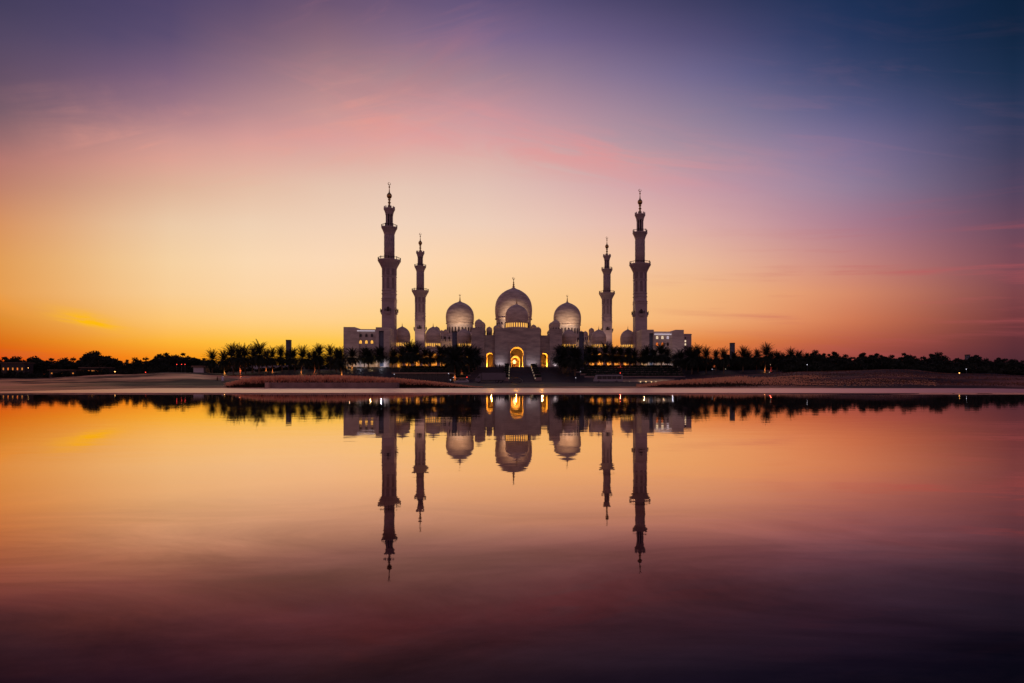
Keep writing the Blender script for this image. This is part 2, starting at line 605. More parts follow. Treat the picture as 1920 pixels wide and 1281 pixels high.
# ------------------------------------------------------------------ terrain
PROF = [
    (-900, [(61, .05), (96, .12), (200, .5), (280, 1.2), (450, 2.0), (900, 2), (4000, 2)]),
    (60, [(61, .06), (96, .14), (200, .9), (270, 1.8), (450, 2.6), (900, 2), (4000, 2)]),
    (230, [(61, .03), (92, .05), (96, .16), (150, .7), (250, 3.4), (450, 4.5), (900, 3), (4000, 2)]),
    (330, [(61, .03), (92, .05), (96, .16), (150, .9), (250, 4.4), (450, 5.5), (900, 4), (4000, 2)]),
    (450, [(61, .03), (92, .05), (96, .16), (140, .6), (200, 1.8), (250, 3.2), (318, 6.0), (600, 6.5), (900, 4), (4000, 2)]),
    (600, [(61, .03), (92, .05), (96, .16), (200, .5), (222, .8), (250, 3.0), (318, 8.0), (620, 8.0), (900, 4), (4000, 2)]),
    (720, [(61, .03), (92, .05), (96, .16), (200, .25), (222, .3), (240, 1.4), (318, 8.0), (620, 8.0), (900, 4), (4000, 2)]),
    (1290, [(61, .03), (92, .05), (96, .16), (200, .25), (222, .3), (240, 1.4), (318, 8.0), (620, 8.0), (900, 4), (4000, 2)]),
    (1400, [(61, .03), (92, .05), (96, .16), (130, .9), (200, 2.2), (247, 3.6), (318, 8.0), (620, 8), (900, 4), (4000, 2)]),
    (1500, [(61, .03), (92, .05), (96, .16), (120, .9), (170, 3.6), (200, 3.9), (318, 6.5), (620, 7), (900, 4), (4000, 2)]),
    (1680, [(61, .03), (92, .05), (96, .16), (120, 1.2), (170, 4.2), (210, 4.7), (300, 5), (600, 5), (900, 4), (4000, 2)]),
    (1800, [(61, .03), (92, .05), (96, .16), (120, .7), (170, 2.8), (250, 4.2), (600, 5), (900, 4), (4000, 2)]),
    (2000, [(61, .03), (92, .05), (96, .16), (120, .5), (170, 1.8), (250, 3.0), (600, 4), (900, 4), (4000, 2)]),
    (3500, [(61, .03), (92, .05), (96, .16), (170, 1.5), (250, 2.5), (600, 4), (900, 4), (4000, 2)]),
]


def zprof(col, Y):
    pts = col[1]
    if Y <= pts[0][0]:
        return pts[0][1] - (pts[0][0] - Y) * 0.25
    for (a, za), (b, zb) in zip(pts, pts[1:]):
        if Y <= b:
            return za + (zb - za) * (Y - a) / (b - a)
    return pts[-1][1]


def zg(X, Y):
    px = CX + X / Y * F
    if px <= PROF[0][0]:
        return zprof(PROF[0], Y)
    for a, b in zip(PROF, PROF[1:]):
        if px <= b[0]:
            t = (px - a[0]) / (b[0] - a[0])
            t = t * t * (3 - 2 * t)
            return zprof(a, Y) * (1 - t) + zprof(b, Y) * t
    return zprof(PROF[-1], Y)


def build_terrain():
    ks = list(np.arange(-4200, -900, 150)) + list(np.arange(-900, 2900, 16)) + list(np.arange(2900, 6300, 150))
    Ys = [57, 59, 60.2] + list(np.arange(61, 130, 2.5)) + list(np.arange(130, 240, 5)) + list(np.arange(240, 340, 6)) + [360, 400, 460, 520, 600, 620, 700, 800, 900, 1200, 1800, 2600, 4000]
    rng = np.random.RandomState(4)
    vs, fs = [], []
    ph = rng.rand(8) * 6.28
    for j, Y in enumerate(Ys):
        for px in ks:
            X = px_at(px, Y)
            z = zg(X, Y)
            if 100 < Y < 330:
                z += 0.10 * math.sin(X * .21 + ph[0]) * math.sin(Y * .17 + ph[1]) + 0.06 * math.sin(X * .53 + Y * .31 + ph[2])
            if 96 < Y < 300 and (px < 520 or px > 1480):
                far = min(1, max((520 - px) / 120, (px - 1480) / 120)) * min(1, (Y - 96) / 30)
                z += far * (0.20 * math.sin(Y * .19 + X * .021 + ph[6]) + 0.22 * math.sin(Y * .41 + X * .05 + ph[7] + 1.3 * math.sin(X * .03)))
            # an uneven shore at both ends
            yy = Y
            if Y < 70 and (px < 330 or px > 1450):
                far = min(1, max((330 - px) / 300, (px - 1450) / 300, 0))
                yy = Y + far * (2.6 * math.sin(px * .012 + ph[3]) + 1.6 * math.sin(px * .031 + ph[4]) + .8 * math.sin(px * .09 + ph[5]))
            vs.append((px_at(px, yy), yy, z))
    n = len(ks)
    for j in range(len(Ys) - 1):
        for i in range(n - 1):
            fs.append((j * n + i, j * n + i + 1, (j + 1) * n + i + 1, (j + 1) * n + i))
    m = bpy.data.materials.new('sandy_ground')
    m.use_nodes = True
    nt = m.node_tree
    N, L = nt.nodes.new, nt.links.new
    b = nt.nodes['Principled BSDF']
    b.inputs['Roughness'].default_value = 0.6
    b.inputs['Specular IOR Level'].default_value = 0.0
    tc = N('ShaderNodeTexCoord')
    mp = N('ShaderNodeMapping')
    mp.inputs['Scale'].default_value = (0.014, 0.03, 0.3)
    L(tc.outputs['Object'], mp.inputs[0])
    nz = N('ShaderNodeTexNoise')
    nz.inputs['Scale'].default_value = 1
    nz.inputs['Detail'].default_value = 7
    nz.inputs['Roughness'].default_value = 0.62
    L(mp.outputs[0], nz.inputs['Vector'])
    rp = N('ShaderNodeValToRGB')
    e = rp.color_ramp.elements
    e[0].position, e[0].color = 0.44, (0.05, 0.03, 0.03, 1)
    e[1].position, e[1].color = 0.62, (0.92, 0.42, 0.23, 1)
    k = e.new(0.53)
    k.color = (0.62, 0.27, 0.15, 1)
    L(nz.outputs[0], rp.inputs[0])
    # the planted bank and forecourt in front of the mosque are dark ground cover
    sp = N('ShaderNodeSeparateXYZ')
    L(tc.outputs['Object'], sp.inputs[0])

    def step(sock, lo, hi):
        mr = N('ShaderNodeMapRange')
        mr.interpolation_type = 'SMOOTHSTEP'
        mr.inputs[1].default_value = lo
        mr.inputs[2].default_value = hi
        L(sock, mr.inputs[0])
        return mr.outputs[0]

    def mul(p, q):
        n_ = N('ShaderNodeMath')
        n_.operation = 'MULTIPLY'
        L(p, n_.inputs[0])
        L(q, n_.inputs[1])
        return n_.outputs[0]
    b.inputs['Coat IOR'].default_value = 2.4
    b.inputs['Coat Roughness'].default_value = 0.32
    b.inputs['Coat Tint'].default_value = (1, .50, .34, 1)
    wet = mul(step(nz.outputs[0], .47, .60), step(sp.outputs[0], -40, -110))
    wet = mul(wet, step(sp.outputs[1], 270, 215))
    w6 = N('ShaderNodeMath')
    w6.operation = 'MULTIPLY'
    w6.inputs[1].default_value = .34
    L(wet, w6.inputs[0])
    L(w6.outputs[0], b.inputs['Coat Weight'])
    # the right bank is a darker loam than the sand on the left
    loam = step(sp.outputs[0], 40, 62)
    lm = N('ShaderNodeMix')
    lm.data_type = 'RGBA'
    L(loam, lm.inputs[0])
    L(rp.outputs[0], lm.inputs[6])
    lr = N('ShaderNodeValToRGB')
    lr.color_ramp.elements[0].position, lr.color_ramp.elements[0].color = .46, (.035, .02, .022, 1)
    lr.color_ramp.elements[1].position, lr.color_ramp.elements[1].color = .60, (.36, .145, .105, 1)
    L(nz.outputs[0], lr.inputs[0])
    L(lr.outputs[0], lm.inputs[7])
    rp = lm
    msk = mul(mul(step(sp.outputs[1], 96, 112), step(sp.outputs[0], -110, -85)), step(sp.outputs[0], 75, 50))
    msk2 = mul(step(sp.outputs[1], 238, 262), step(sp.outputs[0], -175, -145))
    ad = N('ShaderNodeMath')
    ad.operation = 'MAXIMUM'
    L(msk, ad.inputs[0])
    L(msk2, ad.inputs[1])
    mxc = N('ShaderNodeMix')
    mxc.data_type = 'RGBA'
    L(ad.outputs[0], mxc.inputs[0])
    L(rp.outputs[2], mxc.inputs[6])
    mxc.inputs[7].default_value = (0.035, 0.03, 0.035, 1)
    L(mxc.outputs[2], b.inputs['Base Color'])
    sl = N('ShaderNodeMapRange')
    sl.inputs[3].default_value = 0.02
    sl.inputs[4].default_value = 0.02
    L(ad.outputs[0], sl.inputs[0])
    L(sl.outputs[0], b.inputs['Specular IOR Level'])
    mb = MB()
    mb.add(vs, fs, True)
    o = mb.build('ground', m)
    tag(o, None, None, kind='structure')


build_terrain()


def build_water():
    m = bpy.data.materials.new('still_water')
    m.use_nodes = True
    nt = m.node_tree
    nt.nodes.clear()
    N, L = nt.nodes.new, nt.links.new
    out = N('ShaderNodeOutputMaterial')
    tc = N('ShaderNodeTexCoord')
    # faint ripples
    mp = N('ShaderNodeMapping')
    mp.inputs['Scale'].default_value = (0.5, 1.3, 1)
    L(tc.outputs['Object'], mp.inputs[0])
    nz = N('ShaderNodeTexNoise')
    nz.inputs['Scale'].default_value = 1.0
    nz.inputs['Detail'].default_value = 3
    L(mp.outputs[0], nz.inputs['Vector'])
    bp = N('ShaderNodeBump')
    bp.inputs['Strength'].default_value = 1.0
    bp.inputs['Distance'].default_value = 0.0026
    L(nz.outputs[0], bp.inputs['Height'])
    gl = N('ShaderNodeBsdfGlossy')
    gl.inputs['Roughness'].default_value = 0.02
    L(bp.outputs[0], gl.inputs['Normal'])
    df = N('ShaderNodeBsdfDiffuse')
    mp2 = N('ShaderNodeMapping')
    mp2.inputs['Scale'].default_value = (0.5, 0.9, 1)
    L(tc.outputs['Object'], mp2.inputs[0])
    n2 = N('ShaderNodeTexNoise')
    n2.inputs['Scale'].default_value = 0.9
    n2.inputs['Detail'].default_value = 6
    n2.inputs['Roughness'].default_value = 0.62
    n2.inputs['Distortion'].default_value = 0.8
    L(mp2.outputs[0], n2.inputs['Vector'])
    rp = N('ShaderNodeValToRGB')
    rp.color_ramp.elements[0].position = 0.42
    rp.color_ramp.elements[0].color = (0.004, 0.003, 0.005, 1)
    rp.color_ramp.elements[1].position = 0.72
    rp.color_ramp.elements[1].color = (0.07, 0.05, 0.055, 1)
    L(n2.outputs[0], rp.inputs[0])
    fr = N('ShaderNodeFresnel')
    fr.inputs['IOR'].default_value = 1.33
    # how much of the sky the shallow, faintly tinted water gives back at each slope of view
    rr = N('ShaderNodeValToRGB')
    e = rr.color_ramp.elements
    e[0].position, e[0].color = 0.0, (0, 0, 0, 1)
    e[1].position, e[1].color = 1.0, (1, 1, 1, 1)
    for p, c in WATER_RAMP:
        k = e.new(p)
        k.color = (*c, 1)
    L(fr.outputs[0], rr.inputs[0])
    # drifting film and faint wind patches take a little off the mirror
    mp3 = N('ShaderNodeMapping')
    mp3.inputs['Scale'].default_value = (0.35, 0.9, 1)
    mp3.inputs['Rotation'].default_value = (0, 0, R(12))
    L(tc.outputs['Object'], mp3.inputs[0])
    n3 = N('ShaderNodeTexNoise')
    n3.inputs['Scale'].default_value = 0.8
    n3.inputs['Detail'].default_value = 8
    n3.inputs['Roughness'].default_value = 0.68
    n3.inputs['Distortion'].default_value = 1.2
    L(mp3.outputs[0], n3.inputs['Vector'])
    r3 = N('ShaderNodeMapRange')
    r3.inputs[1].default_value = 0.3
    r3.inputs[2].default_value = 0.7
    r3.inputs[3].default_value = 0.62
    r3.inputs[4].default_value = 1.25
    L(n3.outputs[0], r3.inputs[0])
    near = N('ShaderNodeMapRange')          # shallow silt close to this bank clouds the surface, open water is clear
    near.interpolation_type = 'SMOOTHSTEP'
    near.inputs[1].default_value = 3.2
    near.inputs[2].default_value = 8.5
    sp3 = N('ShaderNodeSeparateXYZ')
    L(tc.outputs['Object'], sp3.inputs[0])
    L(sp3.outputs[1], near.inputs[0])
    nm = N('ShaderNodeMix')
    L(near.outputs[0], nm.inputs[0])
    L(r3.outputs[0], nm.inputs[2])
    nm.inputs[3].default_value = 0.97
    sc3 = N('ShaderNodeMix')
    sc3.data_type = 'RGBA'
    sc3.blend_type = 'MULTIPLY'
    sc3.inputs[0].default_value = 1.0
    L(rr.outputs[0], sc3.inputs[6])
    L(nm.outputs[0], sc3.inputs[7])
    L(sc3.outputs[2], gl.inputs['Color'])
    iv = N('ShaderNodeMath')
    iv.operation = 'SUBTRACT'
    iv.inputs[0].default_value = 1.0
    L(fr.outputs[0], iv.inputs[1])
    wt = N('ShaderNodeMix')
    wt.data_type = 'RGBA'
    L(iv.outputs[0], wt.inputs[0])
    wt.inputs[6].default_value = (0, 0, 0, 1)
    L(rp.outputs[0], wt.inputs[7])
    L(wt.outputs[2], df.inputs['Color'])
    mx = N('ShaderNodeAddShader')
    L(df.outputs[0], mx.inputs[0])
    L(gl.outputs[0], mx.inputs[1])
    L(mx.outputs[0], out.inputs[0])
    mb = MB()
    mb.add([(-2500, -1500, 0), (2500, -1500, 0), (2500, 66, 0), (-2500, 66, 0)], [(0, 1, 2, 3)])
    tag(mb.build('water', m), None, None, kind='structure')


WATER_RAMP = [(0.070, (.034, .025, .034)), (0.084, (.050, .034, .042)), (0.11, (.11, .052, .060)), (0.14, (.14, .070, .074)), (0.175, (.22, .12, .115)), (0.2, (.32, .175, .165)),
              (0.24, (.56, .34, .275)), (0.302, (.74, .50, .385)), (0.383, (.89, .66, .50)), (0.489, (.94, .78, .64)), (0.63, (.96, .86, .78)), (0.8, (.98, .94, .9))]
build_water()


def build_promenade():
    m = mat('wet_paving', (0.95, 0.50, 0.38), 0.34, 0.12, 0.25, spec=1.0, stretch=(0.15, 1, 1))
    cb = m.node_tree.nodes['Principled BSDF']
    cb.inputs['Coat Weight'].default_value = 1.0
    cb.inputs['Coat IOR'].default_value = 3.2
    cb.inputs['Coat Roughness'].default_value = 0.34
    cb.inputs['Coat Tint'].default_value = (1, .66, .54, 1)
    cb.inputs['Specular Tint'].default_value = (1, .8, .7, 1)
    mb = MB()
    xs = [px_at(p, 80) for p in (200, 330, 480, 700, 960, 1200, 1500, 1700)]
    # a slab with a low kerb towards the water, its ends running out into the sand
    x0, x1 = px_at(150, 80), px_at(1990, 80)
    mb.box(x0, x1, 62.0, 94.0, -0.3, 0.09)
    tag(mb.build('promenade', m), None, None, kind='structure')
    mr = mat('asphalt', (0.055, 0.05, 0.055), 0.8, 0.15, 0.5)
    mb = MB()
    vs, fs = [], []
    X = np.linspace(px_at(560, 213), px_at(1420, 213), 60)
    for x in X:
        vs += [(x, 205, max(zg(x, 205), 0.25) + .03), (x, 222, max(zg(x, 222), .25) + .03)]
    for i in range(len(X) - 1):
        fs.append((2 * i, 2 * i + 2, 2 * i + 3, 2 * i + 1))
    mb.add(vs, fs)
    tag(mb.build('road', mr), None, None, kind='structure')


build_promenade()

# ------------------------------------------------------------------ the mosque: local frame u (right), v (away), z (up)
LX, LY = px_at(730, 330.2), 330.2
RX, RY = px_at(1200, 341.8), 341.8
ALPHA = math.atan2(RY - LY, RX - LX)
OX, OY = (LX + RX) / 2, (LY + RY) / 2
HALF = math.hypot(RX - LX, RY - LY) / 2
CA, SA = math.cos(ALPHA), math.sin(ALPHA)
G = 8.1


def W(u, v, z=0.0):
    return (OX + u * CA - v * SA, OY + u * SA + v * CA, z)


def uu(px, v):
    k = (px - CX) / F
    return (k * (OY + v * CA) - OX + v * SA) / (CA - k * SA)


def zz(px, py, v):
    u = uu(px, v)
    return z_at(py, OY + u * SA + v * CA)


def mthing(name, label, cat, u, v, z=G, group=None):
    return thing(name, label, cat, W(u, v, z), ALPHA, group)


DOME_P = [(.955, 0), (.985, .2), (1, .48), (.985, .7), (.935, .92), (.84, 1.12), (.70, 1.30), (.53, 1.44), (.35, 1.545), (.18, 1.615), (.075, 1.68), (.03, 1.75)]


def dome_profile(rad, h=None, z0=0.0):
    ts = list(range(len(DOME_P)))
    k = (h or 1.63 * rad) / 1.63
    pr = []
    for i in np.linspace(0, len(DOME_P) - 1, 34):
        p = cubic(ts, [np.array(q) for q in DOME_P], i)
        pr.append((max(p[0] * rad, 0.02), z0 + p[1] * k))
    return pr


def finial_mesh(s, z0):
    """Gilded finial of height s: stacked bulbs and a spike."""
    pr = [(.17, 0), (.10, .06), (.07, .12), (.14, .18), (.07, .24), (.06, .30), (.11, .36), (.06, .42), (.05, .50), (.075, .56), (.035, .64), (.02, 1.0)]
    mb = MB()
    mb.lathe([(r * s, z0 + z * s) for r, z in pr], 10)
    return mb


def crescent_mesh(rad, z0, tub):
    mb = MB()
    pts = []
    rs = []
    n = 18
    for k in range(n + 1):
        a = R(75) + R(325) * k / n
        pts.append((rad * math.cos(a + R(0)), 0, z0 + rad * math.sin(a)))
        rs.append(tub * (0.35 + 0.65 * math.sin(math.pi * k / n)))
    mb.tube(pts, rs, 6)
    return mb


def add_dome(parent, u, v, z, rad, drum_h, nwin, wmat, h=None, fin=0.5, win_h=0.62, dmat=None, seg=40, lip=True):
    """dome part > drum, windows, finial as its own pieces."""
    mb = MB()
    mb.lathe(dome_profile(rad, h, drum_h), seg, caps=False)
    if lip:
        mb.lathe([(rad * .93, drum_h - .04 * rad), (rad * 1.0, drum_h - .03 * rad), (rad * 1.0, drum_h + .012 * rad), (rad * .95, drum_h + .02 * rad)], seg, caps=False)
    d = mb.build('dome', dmat or M_DOME, parent, (u, v, z))
    md = MB()
    md.lathe([(rad * .93, -.2), (rad * .93, drum_h)], seg, caps=False)
    md.build('drum', M_MARBLE, d)
    if nwin:
        rw = rad * .93
        ww = 2 * math.pi * rw / nwin * .46
        for k in range(nwin):
            a = -math.pi / 2 + 2 * math.pi * k / nwin
            if math.sin(a) > 0.45:
                continue
            mw = MB()
            z0, hh = drum_h * (.5 - win_h / 2), drum_h * win_h
            mw.plate(arch(0, z0, ww, z0 + hh - ww / 2, n=8, point=.15), [], -0.02, .25)
            o = mw.build('window', wmat, d, (rw * math.cos(a) * 1.004, rw * math.sin(a) * 1.004, 0), a + math.pi / 2)
    if fin:
        ftop = drum_h + (h or 1.63 * rad) + .02 * rad
        finial_mesh(fin * rad, ftop).build('finial', M_GOLD, d)
    return d, drum_h + (h or 1.63 * rad)


# ---- minarets
def build_minaret(label):
    t = mthing('minaret', label, 'minaret', -HALF, 0, group='marble minarets at the courtyard corners')
    s = 3.45
    mb = MB()
    mb.box(-s, s, -s, s, -0.5, 38.6)
    for z in (37.2, 38.2):
        mb.box(-s - .22, s + .22, -s - .22, s + .22, z, z + .35)
    mb.box(-s - .3, s + .3, -s - .3, s + .3, -.4, 1.2)
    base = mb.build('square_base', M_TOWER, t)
    for k in range(4):
        a = k * math.pi / 2
        b = MB()
        b.box(-1.55, 1.55, -s - 1.25, -s, 30.9, 31.25)
        b.prism([(-1.2, 29.9), (1.2, 29.9), (1.45, 30.9), (-1.45, 30.9)], -s - .9, -s)
        o = b.build('balcony', M_TOWER, t, rot=a)
        r = MB()
        for q in range(7):
            x = -1.45 + q * .483
            r.box(x - .07, x + .07, -s - 1.2, -s - 1.08, 31.25, 32.3)
        r.box(-1.55, 1.55, -s - 1.22, -s - 1.06, 32.3, 32.5)
        for x in (-1.5, 1.5):
            r.box(x - .08, x + .08, -s - 1.2, -s, 32.3, 32.5)
        for x in (-1.5, 1.5):
            r.box(x - .14, x + .14, -s - 1.28, -s - 1.0, 31.25, 33.1)
        r.build('railing', M_RAIL, o)
        d = MB()
        d.plate(arch(0, 31.3, 1.7, 33.0, n=8, point=.4), [], -s - .03, -s + .02)
        d.build('doorway', M_SHADE, o)
    ro = 3.72 / math.cos(math.pi / 8)
    mb = MB()
    prof = [(ro * 1.03, 38.6), (ro, 39.8), (ro, 41), (ro + .25, 41.1), (ro + .25, 41.6), (ro, 41.7), (ro, 43), (ro + .22, 43.1), (ro + .22, 43.5), (ro, 43.6),
            (ro, 50.8), (ro + .22, 50.9), (ro + .22, 51.3), (ro, 51.4), (ro, 55.4)]
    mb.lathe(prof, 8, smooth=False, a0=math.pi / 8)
    mb.build('octagonal_shaft', M_TOWER, t)
    for k in range(8):
        n_ = MB()
        n_.plate(arch(0, 44.2, 1.5, 49.4, n=8, point=.3), [], -3.76, -3.7)
        n_.build('niche', M_NICHE, t, rot=k * math.pi / 4)
        n2 = MB()
        n2.plate(arch(0, 51.9, 1.7, 56.0, n=8, point=.3), [], -3.95, -3.7)
        n2.build('gallery_niche', M_NICHE, t, rot=k * math.pi / 4)
    mb = MB()
    mb.lathe([(ro, 55.4), (ro * 1.12, 56.6), (ro * 1.32, 58.2), (ro * 1.52, 59.6), (6.3, 59.9), (6.3, 60.4), (2.7, 60.45)], 16, smooth=False, a0=math.pi / 16)
    gal = mb.build('gallery', M_TOWER, t)

    def railing(parent, rad, z, n, h):
        r = MB()
        for k in range(n):
            a = 2 * math.pi * (k + .5) / n
            c, s_ = rad * math.cos(a), rad * math.sin(a)
            big = .24 if k % 3 == 0 else .1
            r.lathe([(big, z), (big, z + h * (1.25 if k % 3 == 0 else .9))], 6, (c, s_), smooth=False)
        r.lathe([(rad - .08, z + h * .8), (rad + .08, z + h * .8), (rad + .08, z + h), (rad - .08, z + h)], 24, caps=False)
        r.build('railing', M_RAIL, parent)
    railing(gal, 6.05, 60.4, 24, 1.3)
    mb = MB()
    pr = [(2.78, 60.4), (2.78, 74.4)]
    mb.lathe(pr, 24)
    for k in range(12):                     # raised spiral ribs make the lozenge pattern
        for sgn in (1, -1):
            pts = [(2.8 * math.cos(2 * math.pi * k / 12 + sgn * q * .16), 2.8 * math.sin(2 * math.pi * k / 12 + sgn * q * .16), 60.6 + q * 1.14) for q in range(13)]
            mb.tube(pts, .09, 4)
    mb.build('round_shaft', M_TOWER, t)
    mb = MB()
    mb.lathe([(2.78, 74.4), (3.0, 75.4), (3.5, 76.8), (4.15, 78.1), (4.35, 78.4), (4.35, 78.9), (1.7, 78.95)], 16, smooth=False, a0=math.pi / 16)
    gal = mb.build('gallery', M_TOWER, t)
    railing(gal, 4.15, 78.9, 18, 1.3)
    mb = MB()
    mb.lathe([(1.25, 78.9), (1.25, 86.5)], 16)
    mb.build('lantern_core', M_SHADE, t)
    for k in range(8):
        a = 2 * math.pi * (k + .5) / 8
        c = MB()
        c.lathe([(.42, 78.9), (.42, 79.3), (.3, 79.5), (.3, 85.4), (.45, 85.9), (.5, 86.2)], 8, (1.72 * math.cos(a), 1.72 * math.sin(a)))
        c.build('column', M_TOWER, t)
    mb = MB()
    mb.lathe([(2.1, 86.1), (2.15, 86.4), (2.5, 87.6), (2.95, 88.6), (3.12, 88.9), (3.12, 89.4), (1.0, 89.5)], 16, smooth=False, a0=math.pi / 16)
    for k in range(12):
        a = 2 * math.pi * k / 12
        mb.lathe([(.34, 89.4), (.34, 90.3), (.1, 90.7)], 5, (2.8 * math.cos(a), 2.8 * math.sin(a)), smooth=False)
    mb.build('crown', M_TOWER, t)
    mb = MB()
    mb.lathe([(1.5, 89.4), (1.1, 90.2), (.66, 91.2), (.5, 92), (.5, 92.4), (.85, 92.8), (.85, 93.1), (.45, 93.4), (.45, 94.1), (.8, 94.4), (.8, 94.7), (.45, 95.0),
              (.9, 95.4), (1.3, 96.0), (1.45, 96.7), (1.3, 97.4), (.85, 98.0), (.42, 98.5), (.3, 99.4), (.2, 100.5), (.16, 101.0), (.42, 101.5), (.42, 101.9), (.14, 102.4), (.08, 102.9)], 14)
    f = mb.build('finial', M_GOLD, t)
    crescent_mesh(.70, 103.55, .2).build('crescent', M_GOLD, f)
    return t


BW = uu(1138, 114.5)
bl = uu(788, 114.5)
m0 = remember(build_minaret('tallest marble minaret, behind the left wing with lit lower windows'))
for lab, u, v in (('tall marble minaret rising behind the right wing', HALF, 0),
                  ('smaller far minaret between the left tall minaret and left side dome', bl, 114.5),
                  ('smaller far minaret between the right side dome and right tall minaret', BW, 114.5)):
    c = dup(m0)
    c['label'] = lab
    c.location = W(u, v, G)


# floodlights on the roofs that wash the inner faces of the minarets
for (u0, v_, z0, u1, v1, z1, p) in ((-HALF + 20, 6, 17, -HALF + 2, 0, 48, 14000), (HALF - 20, 6, 17, HALF - 2, 0, 48, 14000),
                                    (bl + 3, 97, 15, bl, 114, 40, 9000), (BW - 3, 97, 15, BW, 114, 40, 9000)):
    lt = bpy.data.lights.new('minaret_flood', 'SPOT')
    lt.energy = p
    lt.spot_size = R(70)
    lt.spot_blend = 1
    lt.color = (1.0, .68, .52)
    lt.shadow_soft_size = .3
    o = bpy.data.objects.new('minaret_flood', lt)
    COL.objects.link(o)
    p0, p1 = Vector(W(u0, v_, G + z0)), Vector(W(u1, v1, G + z1))
    o.location = p0
    o.rotation_euler = (p1 - p0).to_track_quat('-Z', 'Y').to_euler()


